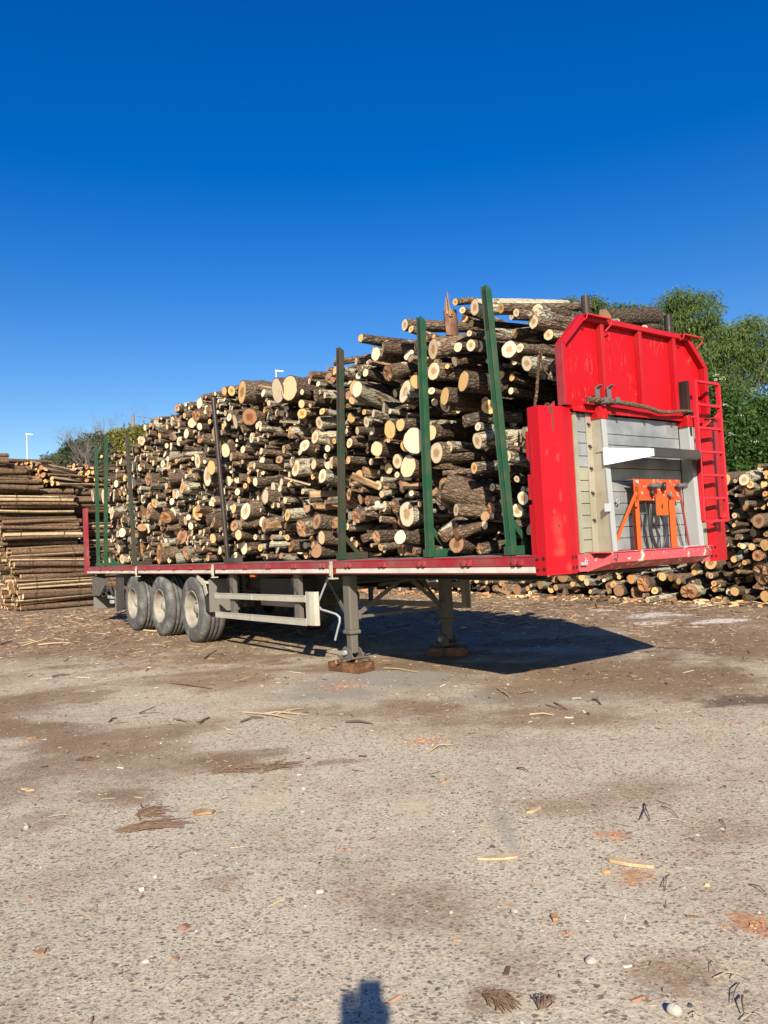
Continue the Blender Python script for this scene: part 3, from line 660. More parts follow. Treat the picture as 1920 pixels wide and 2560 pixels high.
mb.tube(cpts, .016, 8).tube([(.10, 13.1, .70), (.08, 12.8, .62), (.10, 12.4, .80), (.16, 12.1, .66)], .022, 8).tube([(.12, 12.3, .80), (.10, 12.0, .64)], .03, 8)
part('cable_loop', mb, 'dark_chassis')
part('tail_bracket', MB().box((.08, 12.05, .56), (.16, 12.35, .62)).box((.08, 12.05, .46), (.14, 12.2, .53)), 'galv', .006)
part('tail_beam', MB().box((.06, 13.46, ZB - .02), (2.44, 13.6, ZT - .04)), 'red_old', .004)
for side in (0, 1):
    X = lambda a: a if side == 0 else W - a
    mb = MB(); mb.box((X(.0), 13.62, 1.06), (X(.012), 13.84, 2.54)); mb.box((X(.012), 13.62, 1.06), (X(.06), 13.64, 2.54))
    part('tail_post', mb, 'red_old', .003)
# side guards
for side in (0, 1):
    X = lambda a: a if side == 0 else W - a
    for za, zb in ((.72, .80), (.443, .527)):
        for ua, ub in ((3.86, 5.30), (5.31, 6.56)):
            mb = MB(); mb.bar((X(.042), ua, (za + zb) / 2 + .022 - .0085 * (ua - 3.86)), (X(.042), ub, (za + zb) / 2 + .022 - .0085 * (ub - 3.86)), .026, zb - za); mb.bar((X(.028), ua, zb + .016 - .0085 * (ua - 3.86)), (X(.028), ub, zb + .016 - .0085 * (ub - 3.86)), .008, .012); part('guard_rail', mb, 'guard', .003)
    mb = MB(); z0_, z1_ = .475, .868
    pr = [(0.03, 3.86), (.024, 3.76), (.04, 3.68), (.075, 3.635), (.09, 3.64), (.058, 3.70), (.045, 3.78), (.05, 3.86)]
    mb.prism([(X(a), b, z0_) for a, b in pr], (0, 0, z1_ - z0_)); part('guard_end_panel', mb, 'guard', .004)
    for u in (6.02, 4.13):
        mb = MB(); mb.box((X(.062), u - .065, .50), (X(.075), u + .065, 1.07)); mb.box((X(.075), u - .065, .50), (X(.12), u - .052, 1.07)); gp = part('guard_post', mb, 'grey_chassis', .003)
        ch = MB()
        for k in range(12):
            a = k / 11; uu = u + .07 - .13 * a + .03 * math.sin(a * 6); zz = 1.03 - a * .26
            ch.tube([(X(.05), uu - .01, zz), (X(.044), uu + .012, zz - .014)], .005, 6)
        part('chain', ch, 'dark_chassis', 0, gp)
for u_ in (7.0, 8.5, 10.0):
    for x_ in (.55, 1.95): part('brake_chamber', MB().tube([(x_, u_, .62), (x_ + (.0), u_ - .22, .66)], .085, 14, rs=[.06, .09]).tube([(x_, u_ - .22, .66), (x_, u_ - .30, .67)], .07, 12), 'dark_chassis')
for a_ in ((.45, 5.2), (.5, 6.4), (.40, 4.6)):
    part('brake_hose', MB().tube([(a_[0], a_[1], 1.0), (a_[0] + .03, a_[1] + .2, .86), (a_[0], a_[1] + .5, .84), (a_[0] + .02, a_[1] + .8, .98)], .011, 6), 'hose')
part('side_marker_lamp', MB().box((.02, 5.2, 1.035), (.06, 5.32, 1.07)), 'orange', .004)
part('suspension_hanger', MB().box((.55, 6.6, .55), (.68, 6.72, 1.1)), 'dark_chassis'); part('suspension_hanger', MB().box((1.82, 6.6, .55), (1.95, 6.72, 1.1)), 'dark_chassis')
# tool box behind the guard
part('underslung_box', MB().box((.35, 4.6, .62), (.9, 5.7, 1.0)), 'dark_chassis', .01)
part('air_tank', MB().lathe((1.0, 4.3, .72), (0, 1, 0), [(0, 0), (.02, .1), (.06, .125), (1.2, .125), (1.24, .1), (1.26, 0)], 16), 'dark_chassis')

# ================================================================ HEADBOARD
# corner wings: side face, slanting face, narrow front face
ZW0, ZW1 = 1.068, 2.385
HB = part
for side in (0, 1):
    X = lambda a: a if side == 0 else W - a
    prof = [(.0, .1315), (.0, .0224), (.227, .0), (.323, .0)]       # (across, back)
    prof = [(.0, .15), (.0, .035), (.20, -.012), (.323, -.012)]
    prof = [(.0, .20), (.0, .1315 - .035), (.022, .0224), (.227, .0), (.323, .0)]
    prof = [(0.0, .2), (0.0, .075), (.02, .022), (.19, -.004), (.30, 0.0), (.323, .0)]
    P = [on(1343, 1435, v=0)[1]]
    prof = [(.0, .135), (.0, .10), (.012, .028), (.214, .004), (.323, .0)]
    # outline used: outer side face, slanting main face, front face with the bolt holes
    prof = [(.0, .135), (.0, .025), (.225, -.02), (.323, .0)]
    outer = [(X(a), b, 0) for a, b in prof]; inner = [(X(a + .006), b + .012, 0) for a, b in prof][::-1]
    mb = MB(); mb.prism([(a, b, ZW0) for a, b, _ in outer + inner], (0, 0, ZW1 - ZW0))
    wg = HB('corner_wing', mb, 'red_wing_scarred' if side == 0 else 'red_wing')
    # inner return of the wing with stepped notches (the latch plates behind it)
    mb = MB()
    for za, zb in ((1.12, 1.62), (1.66, 1.86), (1.98, 2.20)): mb.box((X(.004), .135, za), (X(.016), .175, zb))
    for za, zb in ((1.20, 1.72), (1.80, 2.15)): mb.box((X(-.004), .105, za), (X(.0), .118, zb))
    HB('latch_plate', mb, 'red_wing', 0, wg)
    for zc in (1.115, 1.195):
        for u_, in ((.118,), (.055,)):
            HB('bolt_hole', MB().tube([(X(-.0015), u_, zc + (.004 if u_ > .1 else 0)), (X(.004), u_, zc)], .016, 14), 'hole', 0, wg)
        for v_ in (.255, .305):
            y_ = -.02 + (v_ - .225) / .098 * .02
            HB('bolt_hole', MB().tube([(X(v_), y_ - .0025, zc), (X(v_), y_ + .004, zc)], .014, 14), 'hole', 0, wg)
# frame around the aluminium: uprights, top bar
for side in (0, 1):
    X = lambda a: a if side == 0 else W - a
    mb = MB(); mb.box((X(.325), .0, 1.08), (X(.338), .05, 2.40)); mb.box((X(.345), .005, 1.08), (X(.365), .06, 2.40)); HB('frame_upright', mb, 'red_wing', .003)
mb = MB(); mb.box((.338, -.035, 2.372), (2.162, .04, 2.40)); mb.box((.338, -.04, 2.352), (2.162, -.03, 2.40)); HB('frame_top_bar', mb, 'red_panel', .004)
# aluminium planks, nine rows in three bays
rows = [1.222, 1.325, 1.42, 1.522, 1.618, 1.714, 1.804, 1.913, 2.003, 2.107, 2.198, 2.352]
for i, (za, zb) in enumerate(zip(rows[:-1], rows[1:])):
    for j, (xa, xb) in enumerate(((.42, .60), (.70, 1.80), (1.90, 2.08))):
        yo = .012 + .002 * random.random()
        HB('aluminium_plank', MB().box((xa - .03, yo, za + .0025), (xb + .02, yo + .03, zb - .0025)), 'alu_yellow' if (j == 0 and zb < 2.0) or (j == 2 and zb < 1.6) else 'alu', .003)
for side in (0, 1):
    X = lambda a: a if side == 0 else W - a
    mb = MB(); mb.box((X(.366), -.004, 1.222), (X(.412), .04, 2.352)); mb.box((X(.372), -.012, 1.222), (X(.380), -.003, 2.352)); HB('edge_strip', mb, 'alu_yellow' , .002)
    # tapered box posts with a wide flange and toggles
    mb = MB(); mb.prism([(X(.60), .012, 1.222), (X(.60), -.125, 1.222), (X(.60), -.085, 2.352), (X(.60), .012, 2.352)], (.014 if side == 0 else -.014, 0, 0))
    po = HB('support_post', mb, 'alu_beige' if side == 0 else 'galv', .003)
    mb = MB(); mb.prism([(X(.60), -.125, 1.222), (X(.60), -.085, 2.352), (X(.60), -.077, 2.352), (X(.60), -.117, 1.222)], (.075 if side == 0 else -.075, 0, 0))
    mb.prism([(X(.669), -.12, 1.222), (X(.669), .012, 1.222), (X(.669), .012, 2.352), (X(.669), -.08, 2.352)], (.006 if side == 0 else -.006, 0, 0))
    HB('post_face', mb, 'galv', .003, po)
    HB('post_flange', MB().box((X(.53), .002, 1.222), (X(.60), .012, 2.352)), 'alu_beige' if side == 0 else 'galv', .002, po)
    HB('post_cap', MB().prism([(X(.59), .012, 2.30), (X(.59), -.095, 2.30), (X(.59), -.09, 2.40), (X(.59), .012, 2.40)], (.10 if side == 0 else -.10, 0, 0)), 'red_panel', .002, po)
    for z in (1.48, 1.70, 1.90, 2.08, 2.26):
        a = X(.55); mb = MB(); mb.bar((a - .015, -.01, z + .012), (a + .015, -.015, z - .012), .008, .008).bar((a + .012, -.01, z + .010), (a - .004, -.015, z - .014), .007, .007).tube([(a, .0, z), (a, -.02, z)], .006, 6)
        HB('toggle', mb, 'dark_chassis', 0, po)
for xx in (.44, .92, 1.30, 1.70): HB('toggle', MB().bar((xx - .014, -.01, 2.338), (xx + .014, -.015, 2.318), .008, .008).bar((xx + .012, -.01, 2.338), (xx - .002, -.015, 2.316), .007, .007), 'dark_chassis')
# small rolled hook on the left post and eye rings
p = on(*z1(578, 1525), u=-.12); HB('rolled_hook', MB().prism([(p.x - .025, -.125, p.z - .03), (p.x + .035, -.14, p.z - .03), (p.x + .035, -.14, p.z + .035), (p.x - .025, -.125, p.z + .035)], (0, .008, 0)), 'galv', .002)
for (X, Y) in ((642, 1482), (1140, 1470)):
    p = on(*z1(X, Y), u=-.0); ringp = [(p.x + .018 * math.cos(a), -.02, p.z + .018 * math.sin(a)) for a in np.linspace(0, 2 * math.pi, 13)]
    HB('tie_ring', MB().tube(ringp, .005, 6, cap=False), 'galv')
# upper red panel: sheet, rim, ribs
pl = lambda X, Y, u=-.0: on(*z1(X, Y), u=u)
yP = .03
outl = [(.262, 2.40), (.262, 2.905), (.53, 3.165), (2.02, 3.165), (2.285, 2.905), (2.285, 2.40)]
HB('upper_panel', MB().prism([(a, yP, b) for a, b in outl], (0, .008, 0)), 'red_panel')
mb = MB(); n_ = len(outl); cx_, cz_ = 1.25, 2.75
ins = [(.305, 2.40), (.305, 2.885), (.555, 3.12), (1.995, 3.12), (2.235, 2.885), (2.235, 2.40)]
for k in range(n_ - 1):
    a, b, c_, d_ = outl[k], outl[k + 1], ins[k + 1], ins[k]
    mb.prism([(a[0], -.03, a[1]), (b[0], -.03, b[1]), (c_[0], -.03, c_[1]), (d_[0], -.03, d_[1])], (0, .058, 0))
HB('panel_rim', mb, 'red_wing', .004)
HB('panel_base_bar', MB().box((.262, -.026, 2.40), (2.285, .026, 2.445)), 'red_wing', .004)
for X_ in (.78, 1.29, 1.79): HB('panel_rib', MB().box((X_ - .022, -.024, 2.445), (X_ + .022, .03, 3.12)), 'red_wing', .004)
HB('panel_side_flange', MB().box((.258, -.028, 2.40), (.263, .045, 2.90)), 'red_old'); HB('panel_side_flange', MB().box((2.284, -.028, 2.40), (2.289, .045, 2.90)), 'red_old')
HB('corner_gusset', MB().prism([(.14, .05, 2.385), (.225, .05, 2.385), (.225, .05, 2.44)], (0, .008, 0)), 'red_old')
# handles near the top corners
for (xa, xb) in ((.52, .86), (1.86, 2.18)):
    z_ = 3.155; mb = MB().tube([(xa + .01, -.03, z_ - .05), (xa + .01, -.07, z_ - .035), (xa + .02, -.072, z_ - .0), (xb - .03, -.072, z_ - .005), (xb - .01, -.07, z_ - .04), (xb - .05, -.03, z_ - .10)], .0065, 8)
    HB('grab_handle', mb, 'ladder')
    HB('top_step', MB().box((xa + .02, -.068, z_ - .006), (xb - .03, .0, z_ + .006)), 'red_panel', .003)
# dark stake tubes rising behind the headboard
for X_, in ((on(1464, 760, u=.12).x,), (on(1672, 830, u=.12).x,)): HB('stake_tube', MB().tube([(X_, .12, 1.3), (X_, .12, 3.33 + .06)], .036, 20), 'black_steel')
# hook brackets that carry the branch
for X_ in (520, 597):
    p = pl(X_, 705, -.06); q = pl(X_, 812, -.06); zz0, zz1 = q.z, p.z; xx = p.x
    mb = MB().box((xx - .024, -.058, zz0 - .02), (xx + .024, -.045, zz1 - .012)).bar((xx, -.052, zz1 - .02), (xx + .01, -.09, zz1 + .0), .048, .01).box((xx - .03, -.14, zz0 - .03), (xx + .03, -.045, zz0 - .018)).box((xx - .024, -.14, zz0 - .03), (xx + .024, -.13, zz0 + .02))
    HB('stake_pocket_hook', mb, 'hook', .002)
# front beam: back plate, box beam, chamfered ends
HB('front_plate', MB().box((.338, -.004, 1.075), (2.162, .010, 1.215)), 'red_beam', .003)
mb = MB(); pz = [(-.0, 1.215), (-.155, 1.215), (-.155, 1.135), (-.0, 1.07)]
mb.prism([(.56, a, b) for a, b in pz], (1.385, 0, 0)); fb = HB('front_beam', mb, 'red_beam', .004)
HB('beam_top_lip', MB().box((.48, -.165, 1.215), (1.96, .0, 1.223)), 'red_beam', .002, fb)
HB('gusset', MB().prism([(.42, -.006, 1.07), (.56, -.006, 1.07), (.56, -.13, 1.13), (.56, -.15, 1.20), (.55, -.006, 1.21)], (.008, 0, 0)), 'red_beam', 0, fb)
dots = MB()
for bx in (.60, 1.90):
    for j in range(11):
        a = random.random() * .05 - .025; b = random.random() * .06 - .03; dots.box((bx + a - .006, -.158, 1.175 + b - .005), (bx + a + .006, -.155, 1.175 + b + .005))
HB('worn_plate', dots, 'dark_chassis', 0, fb)
HB('marker_clip', MB().box((.345, -.03, 1.125), (.375, -.006, 1.15)).box((.378, -.03, 1.125), (.41, -.006, 1.15)), 'galv', .003)
# step platform: slanting white ends, dark front
lb = pl(556, 1125, -.12); zt_a, zt_b = 2.055, 2.03
pa, pb, pc_, pd = (.575, -.12), (.925, -.34), (1.575, -.34), (1.925, -.12)
def plate(a, b, za0, za1, zb0, zb1, th=.008): return MB().prism([(a[0], a[1], za0), (b[0], b[1], zb0), (b[0], b[1], zb1), (a[0], a[1], za1)], (0, th, 0))
sh = HB('step_platform', MB().box((.93, -.34, 2.018), (1.57, -.02, 2.034)).prism([(.60, -.12, 2.018), (.93, -.335, 2.018), (.93, -.02, 2.018), (.60, -.02, 2.018)], (0, 0, .012)).prism([(1.90, -.12, 2.018), (1.57, -.335, 2.018), (1.57, -.02, 2.018), (1.90, -.02, 2.018)], (0, 0, .012)), 'dark_chassis')
HB('white_side_plate', plate(pa, pb, 1.915, 2.055, 1.975, 2.032), 'white', 0, sh); HB('white_side_plate', plate(pd, pc_, 1.875, 2.055, 1.965, 2.032), 'dark_chassis', 0, sh)
HB('platform_front', MB().box((.925, -.345, 1.968), (1.577, -.335, 2.026)), 'dark_chassis', .002, sh)
gr = MB()
for k in range(26): gr.box((.94 + k * .0248, -.34, 2.034), (.952 + k * .0248, -.03, 2.041))
HB('grating', gr, 'dark_chassis', 0, sh)
HB('underside_lip', MB().box((.93, -.33, 1.966), (1.57, -.30, 1.972)), 'galv', 0, sh)
# ladder
UL = -.13
tl, tr_, bl, br = pl(1168, 680, UL), pl(1330, 700, UL), pl(1222, 1615, UL), pl(1378, 1615, UL)
zt, zb = tl.z, bl.z; xl, xr = (tl.x + bl.x) / 2, (tr_.x + br.x) / 2
mb = MB().box((xl - .012, UL - .02, zb), (xl + .014, UL + .02, zt)).box((xr - .014, UL - .02, zb), (xr + .012, UL + .02, zt)); ld = HB('ladder', mb, 'ladder', .003)
for Yl in (692, 843, 995, 1152, 1306, 1460, 1612):
    z_ = pl(1275, Yl, UL).z; HB('rung', MB().box((xl, UL - .016, z_ - .012), (xr, UL + .014, z_ + .012)), 'ladder', .003, ld)
for z_ in (zt - .32, zb + .03):
    HB('ladder_stay', MB().bar((xl, UL, z_), (xl - .02, .0, z_), .03, .02), 'ladder', .002, ld); HB('ladder_stay', MB().bar((xr, UL, z_ + .02), (xr - .07, .0, z_ - .05), .03, .02), 'ladder', .002, ld); HB('ladder_stay', MB().bar((xr, UL, z_ + .06), (xr - .10, UL, z_ + .0), .02, .02, (0, 1, 0)), 'ladder', .002, ld)
HB('dark_upright_box', MB().box((xl - .05, -.09, 2.00), (xl - .012, .0, 2.72)), 'black_steel', .004)  # dark upright box along the left rail of the ladder
# orange air coupling stand
US = -.13; g = lambda X, Y, u=US: on(*z1(X, Y), u=u)
a, b = g(760, 1335), g(1070, 1474); xm = g(810, 1470).x
st_ = HB('coupling_stand', MB().box((a.x, US, b.z), (g(1072, 1340).x, US + .008, a.z)).box((a.x, US, a.z), (g(1072, 1340).x, US + .06, a.z + .006)), 'orange_chipped', .003)
HB('stand_leg', MB().box((a.x + .005, US, 1.224), (g(805, 1600).x, US + .008, a.z - .05)).box((g(805, 1600).x - .008, US, 1.224), (g(805, 1600).x, US + .07, b.z)), 'orange', .003, st_)
rl = g(1015, 1800).x; rr2 = g(1058, 1795).x
HB('stand_leg', MB().box((rl + .01, US, 1.224), (rr2, US + .008, b.z + .03)).box((rr2 - .008, US, 1.224), (rr2, US + .07, b.z)), 'orange', .003, st_)
HB('stand_brace', MB().bar((a.x + .02, US - .004, 1.70), (g(672, 1805).x, US + .08, 1.228), .028, .012, (0, 1, 0)), 'orange', .002, st_)
HB('stand_brace', MB().bar((g(1066, 1400).x, US - .004, 1.70), (g(1172, 1775).x, US + .06, 1.228), .022, .012, (0, 1, 0)), 'red_old', .002, st_)
HB('stay_rod', MB().tube([g(1062, 1600, -.05), g(1110, 1775, -.05)], .005, 6), 'galv', 0, st_)
HB('floor_angle', MB().box((g(1085, 1780).x, US - .02, 1.224), (g(1185, 1780).x, US + .03, 1.232)), 'galv', 0, st_)
ta, tb = g(893, 1455), g(980, 1573)
# tag plate with the drop-shaped cut: built as a frame of strips round the opening
cxm, czm = (ta.x + tb.x) / 2, (ta.z + tb.z) / 2; hw, hz = (tb.x - ta.x) / 2, (ta.z - tb.z) / 2
drop = [(0, .034), (.008, .018), (.014, .002), (.015, -.010), (.008, -.022), (.003, -.026), (.006, -.036), (-.002, -.030), (-.006, -.024), (-.014, -.014), (-.015, -.002), (-.009, .016)]
outr = []
for (dx_, dz_) in drop:
    k = min(hw / max(abs(dx_), 1e-6), hz / max(abs(dz_), 1e-6)); outr.append((dx_ * k, dz_ * k))
mb = MB(); nd = len(drop)
crn = [(hw, hz), (hw, -hz), (-hw, -hz), (-hw, hz)]
for k in range(nd):
    a_, b_ = drop[k], drop[(k + 1) % nd]; A, B = outr[k], outr[(k + 1) % nd]
    poly = [a_, b_, B]
    for c_ in crn:
        if (abs(abs(A[0]) - hw) < 1e-6) != (abs(abs(B[0]) - hw) < 1e-6) and np.sign(c_[0]) == np.sign(A[0] + B[0]) and np.sign(c_[1]) == np.sign(A[1] + B[1]): poly.append(c_)
    poly.append(A)
    mb.prism([(cxm + x_, US - .022, czm + z_) for x_, z_ in poly], (0, .004, 0))
HB('notice_plate', mb, 'orange', 0, st_)
HB('plate_holder', MB().box((ta.x, US - .018, ta.z + .0), (tb.x, US - .0, ta.z + .004)).prism([(ta.x + .01, US - .02, ta.z), (tb.x - .01, US - .02, ta.z), (tb.x - .03, US - .012, ta.z + .03), (ta.x + .03, US - .012, ta.z + .03)], (0, .004, 0)), 'orange_chipped', 0, st_)
mb = MB()
for X_, Y_, rr_ in ((776, 1352, .012), (776, 1523, .009), (776, 1480, .006), (1040, 1500, .006)):
    p = g(X_, Y_); mb.tube([(p.x, US - .006, p.z), (p.x, US + .002, p.z)], rr_, 12)
HB('bolt_head', mb, 'hole', 0, st_)
p = g(778, 1350); HB('washer', MB().tube([(p.x, US - .012, p.z), (p.x, US, p.z)], .017, 14), 'galv', 0, st_)
for (X_, Y_, capd) in ((905, 1378, 1), (1085, 1378, 0)):
    p = g(X_, Y_, US - .05)
    mb = MB(); mb.tube([(p.x - .045, US - .035, p.z + .006), (p.x - .01, US - .05, p.z + .004), (p.x + .03, US - .05, p.z + .004)], .019, 12).tube([(p.x + .022, US - .05, p.z + .004), (p.x + .032, US - .05, p.z + .004)], .027, 16).tube([(p.x + .036, US - .05, p.z + .004), (p.x + .046, US - .05, p.z + .004)], .027, 16).tube([(p.x - .03, US - .0, p.z), (p.x - .02, US - .045, p.z)], .014, 10).tube([(p.x - .05, US - .035, p.z + .006), (p.x - .06, US - .035, p.z + .006)], .011, 8)
    HB('air_coupling', mb, 'hook', 0, st_)
p = g(962, 1378, US - .03); HB('rubber_cap', MB().lathe((p.x, US - .03, p.z - .002), (.5, -.8, 0), [(-.02, .018), (0, .036), (.014, .036), (.02, .024), (.02, 0)], 18), 'hose', 0, st_)
p = g(1003, 1435, US - .02); HB('rubber_cap', MB().lathe((p.x, US - .02, p.z), (.5, -.8, 0), [(-.02, .012), (0, .026), (.012, .030), (.018, .0)], 16), 'grey_plastic', 0, st_)
p = g(885, 1425, US - .02); HB('rubber_cap', MB().lathe((p.x, US - .02, p.z), (.3, -.9, 0), [(-.02, .012), (0, .026), (.012, .030), (.018, .0)], 16), 'hose', 0, st_)
for pts in ([(832, 1480), (850, 1560), (836, 1660), (850, 1740), (862, 1800)], [(872, 1500), (862, 1600), (868, 1680), (895, 1760), (915, 1815)], [(880, 1500), (872, 1620), (884, 1700), (905, 1760), (925, 1810)], [(905, 1640), (925, 1720), (920, 1800)], [(940, 1575), (970, 1640), (978, 1710), (958, 1790)]):
    HB('air_hose', MB().tube([g(x_, y_, US + .03) for x_, y_ in pts], .0085, 8), 'hose', 0, st_)

# stakes on the near side: foot, gusset and post
STK = [((1280, 1385), (1215, 725), 'green', .066), ((1075, 1385), (1052, 802), 'green', .066), ((855, 1390), (850, 877), 'green_worn', .066), ((570, 1400), (533, 995), 'black_steel', .06),
       ((337, 1410), (318, 1090), 'green_worn', .066), ((264, 1412), (265, 1100), 'green', .066), ((246, 1412), (240, 1117), 'green', .066)]
for i, (b_, t_, m_, wd) in enumerate(STK):
    p = on(*b_, v=.045); q = on(*t_, v=.045); zb_ = ZT + .006
    p = Vector((.045, p.y, zb_)); q = Vector((.045, q.y, q.z))
    if i == 3:
        s_ = part('black_stake', MB().tube([p, q], .033, 18), m_); tag(s_, 'round dark brown steel stake')
        part('foot_block', MB().box((.0, p.y - .33, zb_), (.12, p.y + .05, zb_ + .07)), 'dark_chassis', .004, s_); continue
    d = (q - p).normalized(); ax = Vector((1, 0, 0)); n_ = d.cross(ax).normalized()
    mb = MB(); hw_ = wd / 2
    # open channel: front web and two sides, slanted top
    T = lambda a, b, e: tuple(e + ax * a + n_ * b)
    def wall(a0, b0, a1, b1):
        top0 = q + d * (a0 * -.6 + .02) ; top1 = q + d * (a1 * -.6 + .02)
        vs = [T(a0, b0, p), T(a1, b0, p), T(a1, b1, p), T(a0, b1, p), T(a0, b0, top0), T(a1, b0, top1), T(a1, b1, top1), T(a0, b1, top0)]
        mb.add(vs, [(0, 1, 2, 3), (7, 6, 5, 4), (0, 4, 5, 1), (1, 5, 6, 2), (2, 6, 7, 3), (3, 7, 4, 0)])
    wall(-.032, -hw_, .032, -hw_ + .008); wall(-.032, hw_ - .008, .032, hw_); wall(-.022, -hw_ + .008, -.014, hw_ - .008)
    s_ = part('green_stake', mb, m_, .003)
    fl = .36
    part('foot_beam', MB().box((-.0, p.y - .05, zb_), (fl, p.y + .05, zb_ + .075)), m_, .006, s_)
    a0 = p + Vector((.03, 0, .06))
    part('gusset', MB().bar((.075, p.y, zb_ + .27), (.26, p.y, zb_ + .06), .05, .014, (0, 1, 0)), m_, .002, s_)
    if m_ == 'green_worn' or True:
        e0 = q - d * (.35 if i < 2 else .75)
        # bare worn steel towards the tip of the web
        mb2 = MB(); 
        T2 = lambda a, b, e: tuple(e + ax * a + n_ * b)
        vs = [T2(-.0235, -hw_ + .012, e0), T2(-.0225, -hw_ + .012, e0), T2(-.0225, hw_ - .012, e0), T2(-.0235, hw_ - .012, e0)] + [T2(-.0235, -hw_ + .012, q), T2(-.0225, -hw_ + .012, q), T2(-.0225, hw_ - .012, q), T2(-.0235, hw_ - .012, q)]
        mb2.add(vs, [(0, 1, 2, 3), (7, 6, 5, 4), (0, 4, 5, 1), (1, 5, 6, 2), (2, 6, 7, 3), (3, 7, 4, 0)]); part('worn_web', mb2, 'black_steel', 0, s_)
# things under the legs: oak blocks
def block(x, y, rz, label):
    e = empty('wood_block_stack', (x, y, 0), rz); tag(e, label, 'wooden blocks')
    bb = MB().box((-.24, -.13, 0.0), (-.04, .13, .106)).build('sleeper_block', MT['block'], e, .004); bb = MB().box((-.037, -.13, 0.0), (.24, .13, .104)).build('sleeper_block', MT['block'], e, .004)
    return e
c1 = gnd(884, 1668); e = block(0, 0, 0, 'brown sawn timber blocks under the foot of the near landing leg')
ca_, cb_, cc_ = gnd(821, 1677.3), gnd(894, 1686), gnd(932, 1678); ang = math.atan2(cb_.y - ca_.y, cb_.x - ca_.x)
mid = (ca_ + cb_) / 2; e.location = (mid.x - math.sin(ang) * .13, mid.y + math.cos(ang) * .13, 0); e.rotation_euler = (0, 0, ang)
for (X_, Y_, k_) in ((838, 1648, 's'), (905, 1648, 's')):
    pos = Vector((e.location.x + (-.10 if X_ < 870 else .12), e.location.y - .03, .118)); rg = np.random.default_rng(X_)
    o = add_log(pos + Vector((-.06, -.05, 0)), (1, .45, .0), .028, .16, rg, 'o', 10, 3, 'wedge_chip'); tag(o, 'left orange wood offcut lying on the sawn blocks under the near leg' if X_ < 870 else 'right orange wood offcut lying on the sawn blocks under the near leg', 'wood offcut')
e2 = block(0, 0, 0, 'dark timber blocks under the foot of the far landing leg, in the shade'); cc = l2w((XFAR, LEGU, 0)); e2.location = (cc.x + .0, cc.y, 0); e2.rotation_euler = (0, 0, math.radians(-10))
# the branch laid across the headboard hooks
bp_ = [g(455, 800, -.10), g(540, 805, -.10), g(640, 815, -.10), g(760, 835, -.10), g(860, 855, -.10), (g(940, 885, -.10)), g(1010, 885, -.10), g(1090, 876, -.10), g(1168, 880, -.10)]
mb = MB().tube([l2w(p) for p in bp_], .02, 12, rs=[.027, .023, .021, .021, .018, .019, .015, .014, .014])
def give_lco(o, rg=rng):
    me = o.data; n = len(me.vertices); co = np.zeros(n * 3, np.float32); me.vertices.foreach_get('co', co)
    a = me.attributes.new('lco', 'FLOAT_VECTOR', 'POINT'); a.data.foreach_set('vector', co)
    a = me.attributes.new('rnd', 'FLOAT_COLOR', 'POINT'); a.data.foreach_set('color', np.tile([rg.random(), rg.random(), rg.random(), 1], n).astype(np.float32))
    return o
o = give_lco(mb.build('branch', MT['bark_pole'])); tag(o, 'bare crooked branch resting across the hooks on the red headboard', 'branch')
# thin dead stick hanging down the load beside the headboard
st = [on(*z1(X, Y), v=.08) for X, Y in ((135, 440), (128, 520), (120, 620), (112, 740), (100, 830), (98, 890))]
o = give_lco(MB().tube([l2w(p) for p in st], .012, 8, rs=[.004, .012, .011, .014, .012, .012]).build('hanging_stick', MT['bark_pole'])); tag(o, 'thin mossy stick hanging upright in front of the load beside the headboard', 'branch')
st = [on(*z1(X, Y), v=.06) for X, Y in ((150, 460), (140, 540), (165, 610), (218, 668))]
o = give_lco(MB().tube([l2w(p) for p in st], .007, 8).build('curved_twig', MT['bark_pole'])); tag(o, 'thin curved twig in front of the big sawn log beside the headboard', 'branch')
